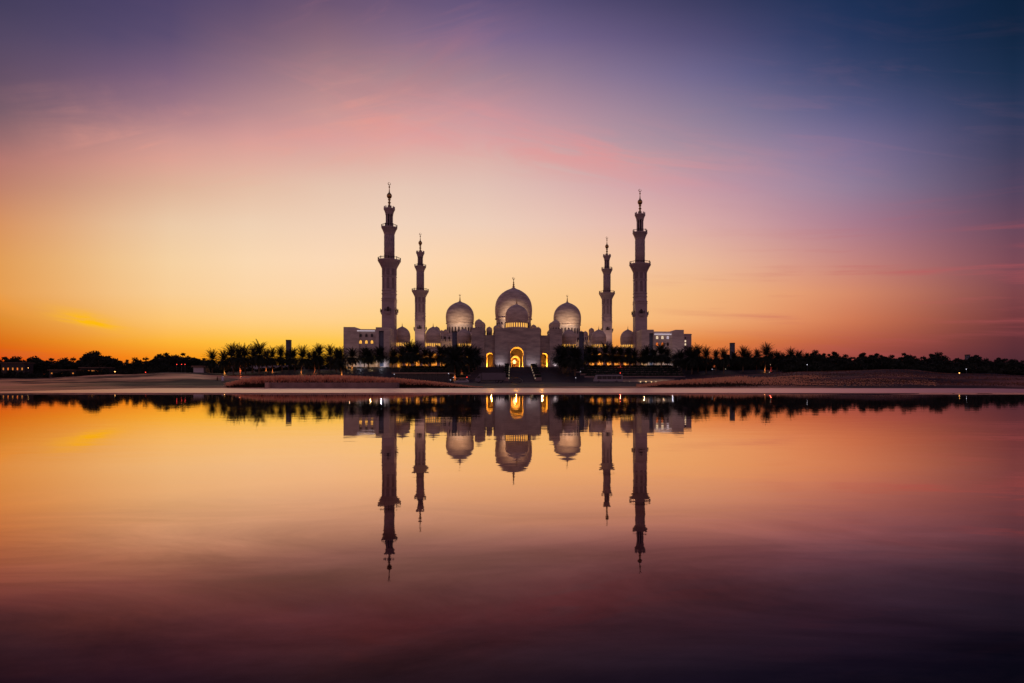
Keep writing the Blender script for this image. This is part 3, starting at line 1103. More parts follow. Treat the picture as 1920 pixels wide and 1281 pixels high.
# ---- entrance gatehouse
def build_gatehouse():
    v0 = -8.0
    t = mthing('entrance_gatehouse', 'stone entrance block with three glowing horseshoe arches above the stairs', 'gatehouse', 0, 0)
    U = lambda p, v=v0: uu(p, v)
    Z = lambda p, y, v=v0: zz(p, y, v) - G
    # central block: a slab with the great horseshoe arch
    cu = U(969.3)
    s = (U(980) - U(960)) / 20.0
    zc = Z(969, 663.0)
    rad = 12.6 * s
    w = 22.5 * s
    zs = zc - math.sqrt(rad ** 2 - (w / 2) ** 2)
    hole = arch(cu, 0.3, w, zs, rad, 30)
    L0, L1, R0, R1 = U(928), U(928), U(1013), U(1013)
    top = Z(970, 615)
    mb = MB()
    mb.plate([(L0, 0), (R0, 0), (R0, top), (L0, top)], [[(p[0], p[1]) for p in hole]], v0, v0 + 1.4)
    body = mb.build('central_wall', M_STONE, t)
    # sunken rectangular frame drawn around the arch by a raised border
    fb = MB()
    fu0, fu1, fz = U(953.5), U(986), Z(969, 643)
    fb.box(fu0 - .5, fu0, v0 - .35, v0, 0, fz + .5)
    fb.box(fu1, fu1 + .5, v0 - .35, v0, 0, fz + .5)
    fb.box(fu0, fu1, v0 - .35, v0, fz, fz + .5)
    fb.build('arch_frame', M_STONE, t)
    # side and top of the block behind
    bb = MB()
    bb.box(L0, L0 + 1, v0 + 1.4, 44, 0, top - .02)
    bb.box(R0 - 1, R0, v0 + 1.4, 44, 0, top - .02)
    bb.box(L0, R0, v0 + 1.4, 44, top - 1, top - .03)
    bb.build('block_shell', M_STONE, t)
    # first vault and its end wall
    d1 = 15.0
    k1 = .97
    mv = MB()

    def vault(mb, prof, y0, y1, k=1.0, cu=cu, zc=zc):
        a = [(p[0], y0, p[1]) for p in prof]
        b = [(cu + (p[0] - cu) * k, y1, zc + (p[1] - zc) * k if p[1] > .31 else p[1]) for p in prof]
        n = len(prof)
        mb.add(a + b, [(i, i + n, (i + 1) % n + n, (i + 1) % n) for i in range(1, n)] + [(0, n, 1 + n, 1)])
        return [(p[0], p[2]) for p in b]
    end = vault(mv, hole, v0 + .02, v0 + d1, k1)
    mv.build('front_vault', M_CREAM, t)
    c2 = uu(966.8, v0 + d1)
    s2 = s * (OY + v0 + d1) / (OY + v0)
    z2 = zz(967, 675.2, v0 + d1) - G
    hole2 = arch(c2, .3, 17.0 * s2, z2 - 2.2 * s2, 8.75 * s2, 24)
    ew = MB()
    outer = [(cu - 15 * s2, 0), (cu + 15 * s2, 0), (cu + 15 * s2, zc + 16 * s2), (cu - 15 * s2, zc + 16 * s2)]
    ew.plate(outer, [hole2], v0 + d1, v0 + d1 + .8)
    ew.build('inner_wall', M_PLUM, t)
    mv = MB()
    end2 = vault(mv, hole2, v0 + d1 + .02, 44, .98, c2, z2)
    mv.build('inner_vault', M_CREAM, t)
    bw = MB()
    bw.box(cu - 15, cu + 15, 44, 44.8, 0, zc + 10)
    bw.build('back_wall', M_CREAM, t)
    lc = MB()                                    # carved arches on the back wall
    for q in (-1, 0, 1):
        lc.plate(arch(uu(964.6, 44) + q * 3.6, .3, 2.6, 6.2, 1.5, 12), [], 43.86, 44.02)
    lc.build('carved_arch', M_WALLST, t)
    # (place, aim, watts): lamps stand deep in the passages and shine outwards along the vaults
    lights = [((cu, v0 + d1 - .8, 1.6), (cu, v0 + 1, zc + rad), 2000, 120), ((c2, 41, 1.6), (c2, v0 + d1, z2 + 3), 1500, 120)]
    pts_l = [((c2, 32, z2 - 1.0), 420)]
    # flanks with the smaller arches
    for side in (-1, 1):
        pa, pb = (908, 928) if side < 0 else (1013, 1030.5)
        pc = 918.3 if side < 0 else 1021
        vv = v0 + 2.2
        a, b = U(pa, vv), U(pb, vv)
        ztop = Z(pc, 628.5 if side < 0 else 629, vv)
        c = U(pc, vv)
        rr = 6.7 * s
        zcc = Z(pc, 668 if side < 0 else 668.6, vv)
        ww = 12.2 * s
        hl = arch(c, .3, ww, zcc - math.sqrt(rr ** 2 - (ww / 2) ** 2), rr, 22)
        mb = MB()
        mb.plate([(a, 0), (b, 0), (b, ztop), (a, ztop)], [hl], vv, vv + 1.2)
        mb.build('flank_wall', M_STONE, t)
        mb = MB()
        mb.box(a, b, vv + 1.2, 30, ztop - 1, ztop - .02)
        mb.build('flank_roof', M_STONE, t)
        mv = MB()
        vault(mv, hl, vv + .02, vv + 14, .96, c, zcc)
        mv.build('side_vault', M_CREAM, t)
        ew = MB()
        off = 2.0 * s * side
        hl2 = arch(c - off * .6, .3, ww * .6, zcc - 2.4, rr * .62, 16)
        ew.box(c - 8, c + 8, vv + 14, vv + 14.6, 0, ztop - 1)
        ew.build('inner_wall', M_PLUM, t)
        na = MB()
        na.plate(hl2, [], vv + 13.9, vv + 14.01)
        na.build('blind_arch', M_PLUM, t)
        lights.append(((c - side * .6, vv + 13.0, 1.4), (c + side * 1.2, vv + 1, zcc + 1), 1500, 110))
        # end tower
        pa, pb = (884, 908) if side < 0 else (1030.5, 1054)
        a, b = U(pa, v0 - 1.2), U(pb, v0 - 1.2)
        zt = Z((pa + pb) / 2, 614.5 if side < 0 else 617, v0 - 1.2)
        mb = MB()
        mb.box(a, b, v0 - 1.2, v0 + 20, 0, zt)
        mb.box(a - .15, b + .15, v0 - 1.35, v0 + 20.1, zt - .9, zt - .5)
        mb.build('tower', M_STONE, t)
        # turret domes on the towers and behind
        for (dpx, dtop, dv, rpx, dr) in ([(898, 599, -1, 7.9, 3.2), (903, 603, 12, 7.3, 3), (917.4, 613, 6, 5.6, 2.8), (931, 610, 14, 6.0, 3)] if side < 0 else
                                         [(1042, 600, -1, 7.9, 3.2), (1036, 604, 12, 7.3, 3), (1009, 613.5, 10, 6.0, 2.6), (1000.5, 609, 16, 6.0, 3)]):
            rd = rpx * s * (OY + dv) / (OY + v0)
            ztip = zz(dpx, dtop, dv) - G
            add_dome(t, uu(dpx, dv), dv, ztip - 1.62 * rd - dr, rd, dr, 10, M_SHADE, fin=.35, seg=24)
    # porch dome
    dv = 10
    rd = (uu(990.3, dv) - uu(947.2, dv)) / 2
    zbase = zz(969, 604.5, dv) - G
    ztip = zz(969, 571.5, dv) - G
    add_dome(t, uu(968.8, dv), dv, zbase - 3.9, rd, 3.9, 28, E_WARM, h=ztip - zbase, fin=.5, seg=48)
    for (pl, aim, p, ang) in lights:
        lt = bpy.data.lights.new('arch_lamp', 'SPOT')
        lt.energy = p * 4.6
        lt.color = (1.0, 0.44, 0.045)
        lt.spot_size = R(ang)
        lt.spot_blend = .5
        lt.shadow_soft_size = 0.3
        o = bpy.data.objects.new('arch_lamp', lt)
        COL.objects.link(o)
        p0, p1 = Vector(W(pl[0], pl[1], pl[2] + G)), Vector(W(aim[0], aim[1], aim[2] + G))
        o.location = p0
        o.rotation_euler = (p1 - p0).to_track_quat('-Z', 'Y').to_euler()
    for (pl, p) in pts_l:
        lt = bpy.data.lights.new('arch_lamp', 'POINT')
        lt.energy = p
        lt.color = (1.0, 0.36, 0.06)
        lt.shadow_soft_size = 0.35
        o = bpy.data.objects.new('arch_lamp', lt)
        COL.objects.link(o)
        o.location = W(pl[0], pl[1], pl[2] + G)
    # chandelier
    ch = mthing('chandelier', 'glowing gold chandelier hanging inside the central arch', 'chandelier', uu(964.5, 26), 26, zz(964.5, 671, 26))
    mb = MB()
    mb.lathe([(.06, 0), (.06, -1.2)], 6)
    mb.build('stem', M_GOLD, ch)
    for rr, z in ((.6, -1.4), (1.2, -2.3), (.8, -3.1)):
        mb = MB()
        mb.lathe([(rr * .8, z), (rr, z - .15), (rr * .8, z - .4), (.1, z - .5)], 14)
        mb.build('tier', E_CHAND, ch)
    # cool floodlights at the foot of the walls
    k = 0
    for p, words in ((886, 'left of the left arch'), (934, 'between left and central arches'), (942, 'just left of the central arch'), (993, 'just right of the central arch'),
                     (1002, 'between central and right arches'), (1042, 'right of the right arch')):
        vf = v0 - 2.6
        fl = mthing('floodlight', 'small white floodlight on the terrace, ' + words, 'floodlight', uu(p, vf), vf, G, 'floodlights at the foot of the gatehouse')
        mb = MB()
        mb.box(-.3, .3, -.2, .2, 0, .3)
        mb.build('housing', M_POLE, fl)
        mb = MB()
        mb.box(-.26, .26, -.15, .18, .302, .34)
        mb.build('lens', E_FLOOD, fl)
        lt = bpy.data.lights.new('flood_beam', 'SPOT')
        lt.energy = 300
        lt.spot_size = R(120)
        lt.spot_blend = 1
        lt.color = (.86, .84, 1)
        lt.shadow_soft_size = .2
        o = bpy.data.objects.new('flood_beam', lt)
        COL.objects.link(o)
        o.parent = fl
        o.location = (0, .3, .6)
        o.rotation_euler = (R(150), 0, 0)


build_gatehouse()


# ---- arcades either side of the gatehouse
def build_arcade(side):
    lab = ('long marble arcade with three domes left of the gatehouse' if side < 0 else 'long marble arcade with three domes right of the gatehouse')
    t = mthing('arcade', lab, 'arcade', 0, 0, group='arcades beside the gatehouse')
    v0 = 3.0
    a, b = (uu(741, v0), uu(886, v0)) if side < 0 else (uu(1052, v0), uu(1198, v0))
    top = zz((741 + 886) / 2, 653, v0) - G if side < 0 else zz(1125, 655, v0) - G
    n = 9
    sp = (b - a) / n
    holes = []
    for k in range(n):
        c = a + (k + .5) * sp
        holes.append(arch(c, .2, sp * .62, 6.0, sp * .345, 14))
    mb = MB()
    mb.plate([(a, 0), (b, 0), (b, top), (a, top)], holes, v0, v0 + .9)
    mb.build('arched_front', M_MARBLE, t)
    mb = MB()
    mb.box(a, b, v0 - .35, v0 - .003, top - 1.9, top - 1.5)
    mb.box(a, b, v0 - .25, v0 + .5, top, top + .35)
    m2 = int((b - a) / .9)
    for k in range(m2):
        u = a + (k + .25) * (b - a) / m2
        mb.box(u, u + .5, v0 - .2, v0 + .3, top + .35, top + 1.35)
    mb.build('crenellated_parapet', M_MARBLE, t)
    mb = MB()
    mb.box(a, b, v0 + .9, v0 + 11.5, top - .6, top - .05)
    mb.build('roof', M_MARBLE, t)
    mb = MB()
    mb.box(a, b, v0 + 11.5, v0 + 12.2, 0, top - .05)
    mb.build('rear_wall', M_CREAM, t)
    for k in range(n + 1):
        u = a + k * sp
        mb = MB()
        mb.lathe([(.6, 0), (.6, .5), (.4, .7), (.36, 4.8), (.62, 5.5), (.62, 6.0)], 10, (u, v0 + 5.5))
        mb.build('column', M_CREAM, t)
    dv = v0 + 6
    for dpx, tip, basey, rp in ([(754.2, 613, 640, 15.2), (812.2, 613.3, 641, 14.6), (869.8, 617.5, 642, 14.2)] if side < 0 else
                                [(1066.8, 618.0, 643, 13.6), (1122.6, 618.5, 643.5, 14.2), (1177.2, 618.5, 644, 14.2)]):
        rd = (uu(dpx + rp, dv) - uu(dpx - rp, dv)) / 2
        zb = zz(dpx, basey, dv) - G
        zt = zz(dpx, tip, dv) - G
        dh = zb - top + .05
        add_dome(t, uu(dpx, dv), dv, top - .05, rd, dh, 22, E_WARM, h=zt - zb, fin=.5, seg=32, win_h=.5)
    for k in range(5):
        u = a + (k + .5) * (b - a) / 5
        lt = bpy.data.lights.new('arcade_lamp', 'POINT')
        lt.energy = 900
        lt.color = (1.0, 0.42, 0.07)
        lt.shadow_soft_size = .3
        o = bpy.data.objects.new('arcade_lamp', lt)
        COL.objects.link(o)
        o.location = W(u, v0 + 8, G + 5.5)


build_arcade(-1)
build_arcade(1)


# ---- prayer hall with the three great domes
def build_hall():
    t = mthing('prayer_hall', 'great marble prayer hall with three large domes behind the gatehouse', 'prayer hall', 0, 0)
    v0 = 132.0
    a, b = uu(818, v0), uu(1112, v0)
    top = zz(965, 641, v0) - G
    mb = MB()
    mb.box(a, b, v0, v0 + 100, 0, top)
    mb.build('hall_wall', M_MARBLE, t)
    mb = MB()
    mb.box(a - .4, b + .4, v0 - .4, v0 - .003, top - 3.4, top - 2.6)
    for k in range(70):
        u = a + (k + .2) * (b - a) / 70
        mb.box(u, u + .9, v0 - .25, v0 + .4, top, top + 1.7)
    mb.build('crenellated_parapet', M_MARBLE, t)
    for k in range(16):
        u = a + 5 + k * (b - a - 10) / 15
        mw = MB()
        mw.plate(arch(u, top - 9.5, 2.2, top - 6.3, n=8, point=.2), [], v0 - .05, v0 + .02)
        mw.build('window', M_SHADE, t)
    dv = 178.0
    for (name, cx, tip, base, dbot, rp, nw) in (('c', 963, 541.5, 598.5, 626, 34.9, 26), ('l', 862.4, 566.5, 607.0, 634, 26.4, 24), ('r', 1063.6, 568.0, 609.5, 634, 25.8, 24)):
        rd = (uu(cx + rp, dv) - uu(cx - rp, dv)) / 2
        zb = zz(cx, base, dv) - G
        zt = zz(cx, tip, dv) - G
        z0 = zz(cx, dbot, dv) - G
        d, _ = add_dome(t, uu(cx, dv), dv, z0, rd, zb - z0, nw, M_SHADE, h=zt - zb, fin=.55 if name == 'c' else .5, seg=64, win_h=.42)
        crescent_mesh(.06 * rd, (zb - z0) + (zt - zb) + (.56 if name == 'c' else .51) * rd, .014 * rd).build('crescent', M_GOLD, d)
        # stepped plinth below the drum
        mb = MB()
        mb.lathe([(rd * 1.12, top - .1), (rd * 1.12, z0 + .6), (rd * 1.06, z0 + .9)], 16, (uu(cx, dv), dv), smooth=False)
        mb.build('dome_plinth', M_MARBLE, t)
        if name != 'c':
            lb = MB()
            sgn = -1 if name == 'l' else 1
            ub, ue = uu(cx + sgn * 40, 150), uu(cx - sgn * 8, 150)
            zl = zz(cx, 627 if name == 'l' else 629, 150) - G
            lb.box(min(ub, ue), max(ub, ue), 150, 172, top - .1, zl)
            lb.box(min(ub, ue) - .3, max(ub, ue) + .3, 149.7, 172.3, zl - .9, zl - .3)
            lb.build('roof_block', M_MARBLE, t)
            for q in range(6):
                u = min(ub, ue) + (q + .5) * (abs(ue - ub)) / 6
                mw = MB()
                mw.plate(arch(u, top + 1.2, 1.5, zl - 2.6, n=8, point=.2), [], 149.94, 150.02)
                mw.build('window', M_SHADE, t)
    for (dpx, tip, v, rp) in ((818.5, 612.5, 150, 6.6), (828, 619, 148, 4.6), (835.8, 617.5, 160, 5.0), (884, 622, 150, 5.0), (939, 606, 160, 5.5), (1041, 612, 160, 5.0), (1050, 621, 148, 4.6),
                              (1090, 620.5, 150, 5.0), (1097.5, 621, 148, 5.0), (1109, 615, 140, 5.2)):
        rd = (uu(dpx + rp, v) - uu(dpx - rp, v)) / 2
        zt = zz(dpx, tip, v) - G
        add_dome(t, uu(dpx, v), v, top - .1, rd, max(1.0, zt - 1.63 * rd - top), 8, M_SHADE, fin=.3, seg=20)
    # floodlights washing the lower domes from the roof
    for cx, p in ((862.4, 9500), (963, 29000), (1063.6, 11000)):
        for off in ((-16, 14) if cx != 963 else (-3, 4)):
            lt = bpy.data.lights.new('dome_flood', 'SPOT')
            lt.energy = p
            lt.spot_size = R(75)
            lt.spot_blend = 1
            lt.color = (1.0, .70, .46)
            lt.shadow_soft_size = .4
            o = bpy.data.objects.new('dome_flood', lt)
            COL.objects.link(o)
            src = Vector(W(uu(cx, 148) + off, 148, G + top + 6))
            dst = Vector(W(uu(cx, dv) + off * .35, dv - 12, G + top + (27 if cx == 963 else 21)))
            if cx != 963:
                src = Vector(W(uu(cx, 152) + off * .45, 152, zz(cx, 627, 150) + 1.2))
            o.location = src
            o.rotation_euler = (dst - src).to_track_quat('-Z', 'Y').to_euler()
    # warm wash on the hall front
    for k in range(6):
        lt = bpy.data.lights.new('facade_flood', 'POINT')
        lt.energy = 1500
        lt.color = (1.0, .62, .25)
        o = bpy.data.objects.new('facade_flood', lt)
        COL.objects.link(o)
        o.location = W(a + (k + .5) * (b - a) / 6, v0 - 7, G + 13)


build_hall()


# ---- the two wings
def build_wing(side):
    v0 = -16.0
    U = lambda p, v=v0: uu(p, v)
    Z = lambda p, y, v=v0: zz(p, y, v) - G
    if side < 0:
        t = mthing('wing_building', 'pale left wing with three dark windows over three lit ones', 'building', 0, 0, group='flat roofed wings')
        ends, mid, tow, rec = (644, 673), (672, 704.5), (704.5, 730), (710, 719.5)
        yt = (613.3, 617, 613.8, 620.5)
        wx, rows = (676.3, 687, 697.5), ((629.2, M_DARKG), (641.5, E_WARM))
    else:
        t = mthing('wing_building', 'pale right wing with two rows of round-topped lit windows', 'building', 0, 0, group='flat roofed wings')
        ends, mid, tow, rec = (1260, 1282.2), (1226, 1261), (1203, 1226), (1217.5, 1226)
        yt = (618.5, 621.5, 618.2, 626.6)
        wx, rows = (1232, 1242, 1252), ((633, E_PALE), (645.5, E_ORANGE))
    # end block with a chamfered inner corner
    a, b = U(ends[0]), U(ends[1])
    z = Z(sum(ends) / 2, yt[0])
    zm = Z(sum(mid) / 2, yt[1])
    mb = MB()
    if side < 0:
        e = a + (b - a) * .72
        mb.prism([(a, 0), (b, 0), (b, zm), (e + .1, z), (a, z)], v0, v0 + 24)
    else:
        e = a + (b - a) * .28
        mb.prism([(a, 0), (b, 0), (b, z), (e, z), (a, zm)], v0, v0 + 24)
    mb.build('end_block', M_MARBLE, t)
    a, b = U(mid[0], v0 + 1), U(mid[1], v0 + 1)
    mb = MB()
    mb.box(a, b, v0 + 1, v0 + 22, 0, zm)
    mb.build('middle_wall', M_MARBLE, t)
    mb = MB()
    zl = Z(sum(mid) / 2, yt[3] + .8)
    a2, b2 = (U(669), b) if side < 0 else (a, U(1259.5))
    mb.box(a2 + .2, b2 - .2, v0 - .22, v0 - .02 if side < 0 else v0 + .97, zl, zl + .42)
    mb.build('strip_light', E_STRIP, t)
    for ri, (yy, wm) in enumerate(rows):
        for i, x in enumerate(wx):
            c = U(x, v0 + 1)
            zw = Z(x, yy + 2.8, v0 + 1)
            mf = MB()
            mf.plate(arch(c, zw - .12, 1.55, zw + 1.1, n=10, point=.2), [arch(c, zw, 1.25, zw + 1.0, n=10, point=.2)], v0 + .9, v0 + 1.05)
            o = mf.build('window', M_STONE, t)
            pm = wm
            if side > 0 and i == 2:
                pm = E_STRIP if ri == 0 else M_SHADE
            mp = MB()
            mp.plate(arch(c, zw, 1.25, zw + 1.0, n=10, point=.2), [], v0 + .96, v0 + 1.02)
            mp.build('pane', pm, o)
            mu = MB()
            mu.box(c - .05, c + .05, v0 + .92, v0 + .958, zw, zw + 1.5)
            mu.box(c - .6, c + .6, v0 + .925, v0 + .957, zw + .72, zw + .8)
            mu.build('glazing_bar', M_RAIL, o)
    a, b = U(tow[0], v0 - 1.4), U(tow[1], v0 - 1.4)
    z = Z(sum(tow) / 2, yt[2], v0 - 1.4)
    mb = MB()
    r0, r1 = U(rec[0], v0 - 1.4), U(rec[1], v0 - 1.4)
    zr = Z(sum(rec) / 2, yt[2] + 6.5, v0 - 1.4)
    r1 = min(r1, b - .3)
    r0 = max(r0, a + .3)
    mb.plate([(a, 0), (b, 0), (b, z), (a, z)], [[(r0, .3), (r1, .3), (r1, zr), (r0, zr)]], v0 - 1.4, v0 + .4)
    mb.box(a, b, v0 + .4, v0 + 12, 0, z - .01)
    mb.build('tower_block', M_MARBLE, t)
    mb = MB()
    mb.box(r0 + .02, r1 - .02, v0 + .05, v0 + .3, .3, zr - .02)
    mb.build('recessed_panel', M_RECESS, t)
    # stepped inner flank lit by the arcade
    q0, q1 = (U(730, v0), U(733.5, v0 + 8)) if side < 0 else (U(1199.5, v0 + 8), U(1203, v0))
    mb = MB()
    mb.box(q0, q1, v0 + 4, v0 + 20, 0, Z(732 if side < 0 else 1201, 619 if side < 0 else 624, v0 + 4))
    mb.build('side_block', M_MARBLE, t)
    # cool lamps along the foot of the wall
    for k in range(4):
        p = (655 + k * 20) if side < 0 else (1208 + k * 18)
        lt = bpy.data.lights.new('wing_flood', 'POINT')
        lt.energy = 260
        lt.color = (.85, .80, .95) if k % 2 else (1, .6, .25)
        lt.shadow_soft_size = .2
        o = bpy.data.objects.new('wing_flood', lt)
        COL.objects.link(o)
        o.location = W(U(p, v0 - 4), v0 - 4, G + 1.2)
    return t


build_wing(-1)
build_wing(1)


def build_annex():
    v0 = 20.0
    t = mthing('annex_building', 'slim marble block peeping out behind the right wing', 'building', 0, 0)
    a, b, z = uu(1276, v0), uu(1296.5, v0), zz(1288, 626, v0) - G
    mb = MB()
    mb.box(a, b, v0, v0 + 20, 0, z)
    mb.box(a - .2, b + .2, v0 - .2, v0 + 20.2, z - .7, z - .3)
    mb.build('wall', M_TOWER, t)
    for k in range(6):
        mw = MB()
        c = uu(1285, v0)
        mw.box(c - .45, c + .45, v0 - .05, v0 + .01, z - 3.2 - k * 2, z - 2.0 - k * 2)
        mw.build('window', E_PALE if k in (1, 2) else M_DARKG, t)


build_annex()


# ------------------------------------------------------------------ stairs and terraces in front
def build_stairs():
    va, vb = -104.0, -17.0
    za, zb = 0.35, G
    n = 40
    flights = ((898, 945, 866, 944, 'wide left flight of stone stairs beside the truck', 0), (956, 992.5, 955, 1001, 'central flight of stone stairs leading to the great arch', 1),
               (1007, 1046, 1016, 1082, 'wide right flight of stone stairs below the right arch', 2))
    for (t0, t1, b0, b1, lab, i) in flights:
        mb = MB()
        ua0, ua1, ub0, ub1 = uu(b0, va), uu(b1, va), uu(t0, vb), uu(t1, vb)
        for k in range(n):
            f0, f1 = k / n, (k + 1) / n
            v_0, v_1 = va + (vb - va) * f0, va + (vb - va) * f1
            z1 = za + (zb - za) * (k + 1) / n
            l0, l1 = ua0 + (ub0 - ua0) * f0, ua0 + (ub0 - ua0) * f1
            r0, r1 = ua1 + (ub1 - ua1) * f0, ua1 + (ub1 - ua1) * f1
            zl = z1 - (zb - za) / n - .8
            vs = [(l0, v_0, zl), (r0, v_0, zl), (r1, v_1, zl), (l1, v_1, zl), (l0, v_0, z1), (r0, v_0, z1), (r1, v_1, z1), (l1, v_1, z1)]
            mb.add(vs, [(4, 5, 6, 7), (0, 1, 5, 4), (1, 2, 6, 5), (2, 3, 7, 6), (3, 0, 4, 7)])
        o = mb.build('staircase', M_STEP, None, W(0, 0, 0.12), ALPHA)
        tag(o, lab, 'staircase', 'stairs up to the gatehouse')
    # stepped planters between the flights
    for side, (t0, t1, b0, b1) in ((-1, (946, 955, 945, 954)), (1, (994, 1006, 1003, 1015))):
        t = thing('stepped_planter', 'stepped stone planter with dark hedges %s the central stairs' % ('left of' if side < 0 else 'right of'), 'planter', W(0, 0, 0), ALPHA, 'planters between the stairs')
        for k in range(6):
            f0, f1 = k / 6, (k + .93) / 6
            v_0, v_1 = va + (vb - va) * f0, va + (vb - va) * f1
            u0 = uu(b0, va) + (uu(t0, vb) - uu(b0, va)) * (f0 + f1) / 2
            u1 = uu(b1, va) + (uu(t1, vb) - uu(b1, va)) * (f0 + f1) / 2
            z1 = za + (zb - za) * f1 + .8
            mb = MB()
            mb.box(u0 + .05, u1 - .05, v_0, v_1, za + (zb - za) * f0 - 1.2, z1)
            w_ = mb.build('planter_box', M_WALLST, t)
            hb = MB()
            leafbox(hb, u0 + .2, u1 - .2, v_0 + .3, v_1 - .3, z1, z1 + .9, 120, .45)
            hb.build('hedge', M_HEDGE, w_)
            lb = MB()
            lu = u0 - .02 if side > 0 else u1 + .02
            lb.box(lu - .12, lu + .12, v_0 - .06, v_0 + .2, z1 - .5, z1 - .2)
            lb.build('step_light', E_PALE, w_)


def leafbox(mb, x0, x1, y0, y1, z0, z1, n, s, rng=random):
    """A clipped mass of leaves: a solid heart and loose leaf faces over it."""
    ins = min(s * .5, (z1 - z0) * .2)
    mb.box(x0 + ins, x1 - ins, y0 + ins, y1 - ins, z0, z1 - ins)
    for _ in range(n):
        p = Vector((rng.uniform(x0, x1), rng.uniform(y0, y1), rng.uniform(z0, z1)))
        ax = rng.randrange(3)
        if ax == 0:
            p.z = z1 - rng.random() * s * .5
        elif ax == 1:
            p.y = y0 + rng.random() * s * .4
        leaf(mb, p, s, rng)


def leaf(mb, p, s, rng=random):
    a = Vector((rng.gauss(0, 1), rng.gauss(0, 1), rng.gauss(0, 1))).normalized()
    b = a.cross(Vector((rng.gauss(0, 1), rng.gauss(0, 1), rng.gauss(0, 1)))).normalized()
    s1 = s * rng.uniform(.6, 1.2)
    mb.add([p - a * s1, p - b * s1 * .45, p + a * s1, p + b * s1 * .45], [(0, 1, 2, 3)])


build_stairs()


def build_terraces():
    # low retaining walls and clipped hedges climbing the bank left and right of the stairs
    i = 0
    ords = ['lowest', 'second lowest', 'third lowest', 'second highest', 'highest']
    for side, words in ((-1, 'left'), (1, 'right')):
        for k, v in enumerate((-88, -74, -60, -46, -30)):
            p0, p1 = ((742 + k * 2, 878 + k * 5) if side < 0 else (1096 - k * 8, 1285 - k * 3))
            a, b = uu(p0, v), uu(p1, v)
            Xm, Ym, _ = W((a + b) / 2, v)
            z = max(zg(Xm, Ym + 1), .3)
            w = MB()
            w.box(a, b, v, v + .5, z - 1.6, z + .45)
            o = w.build('terrace_wall', M_WALLST, None, W(0, 0, 0), ALPHA)
            tag(o, '%s of the low stone terrace walls on the bank %s of the stairs' % (ords[k], words), 'wall', 'terrace walls on the bank')
            h = MB()
            leafbox(h, a + .5, b - .5, v + 1.0, v + 2.8, z + .05, z + 1.35 + .3 * (k == 4), 900, .5)
            o = h.build('hedge', M_HEDGE, None, W(0, 0, 0), ALPHA)
            tag(o, '%s of the dark clipped hedges on the bank %s of the stairs' % (ords[k], words), 'hedge', 'hedges on the bank')


build_terraces()

# ------------------------------------------------------------------ palms
rp_ = random.Random(5)


def make_palm(seed, lean=0.0, droop=1.0):
    rng = random.Random(seed)
    t = thing('date_palm', 'date palm', 'palm tree')
    H = 7.0
    mb = MB()
    pts, rs = [], []
    for k in range(13):
        f = k / 12
        pts.append((lean * f * f * 1.6, lean * .3 * f, H * f - .3))
        rs.append((.36 - .10 * f + (.16 if k == 0 else 0)) * (1.0 if k % 2 else 1.07))
    pts.append((pts[-1][0], pts[-1][1], H + .5))
    rs.append(.3)
    mb.tube(pts, rs, 9)
    mb.build('trunk', M_TRUNK, t)
    top = Vector(pts[-1])
    cr = MB()
    nf = 130
    for i in range(nf):
        f = (i + .5) / nf
        az = i * 2.39996 + rng.uniform(-.2, .2)
        el0 = R(82 - 125 * f ** .92 + rng.uniform(-9, 9))
        Ln = rng.uniform(5.4, 6.9) * (.8 if f > .85 else 1)
        d = Vector((math.cos(az), math.sin(az), 0))
        p = top.copy() - Vector((0, 0, .3 * f))
        el = el0
        steps = 9
        path = [p.copy()]
        for s in range(steps):
            el -= R((4.6 if f < .42 else 6.8) * droop) * (.3 + 1.3 * s / steps)
            p = p + (d * math.cos(el) + Vector((0, 0, math.sin(el)))) * (Ln / steps)
            path.append(p.copy())
        side = d.cross(Vector((0, 0, 1))).normalized()
        # rachis
        for s in range(steps):
            w0, w1 = .05 * (1 - s / steps) + .015, .05 * (1 - (s + 1) / steps) + .015
            cr.add([path[s] - side * w0, path[s] + side * w0, path[s + 1] + side * w1, path[s + 1] - side * w1], [(0, 1, 2, 3)])
        for q in range(17):
            g = .14 + .86 * q / 16
            x = g * steps
            s = min(int(x), steps - 1)
            b = path[s].lerp(path[s + 1], x - s)
            tng = (path[s + 1] - path[s]).normalized()
            upv = side.cross(tng).normalized()
            ll = (.85 if f < .36 else 1.3) * (math.sin(math.pi * min(1, g * .82 + .14)) ** .6) * rng.uniform(.8, 1.15)
            for sg in (-1, 1):
                dr = (side * sg * .68 + tng * .75 + upv * rng.uniform(.02, .3) + Vector((0, 0, -.12))).normalized()
                wv = tng * .12
                e = b + dr * ll
                cr.add([b - wv, b + wv, e + wv * .25, e - wv * .25], [(0, 1, 2, 3)])
    cr.build('crown', M_FROND, t)
    return t


protos = [remember(make_palm(s, l, d)) for s, l, d in ((1, 0, 1), (2, .5, .9), (3, -.4, 1.1), (4, .2, 1.2), (5, -.7, 1.0))]
PALM_H = 12.0       # crown top of a prototype above its foot
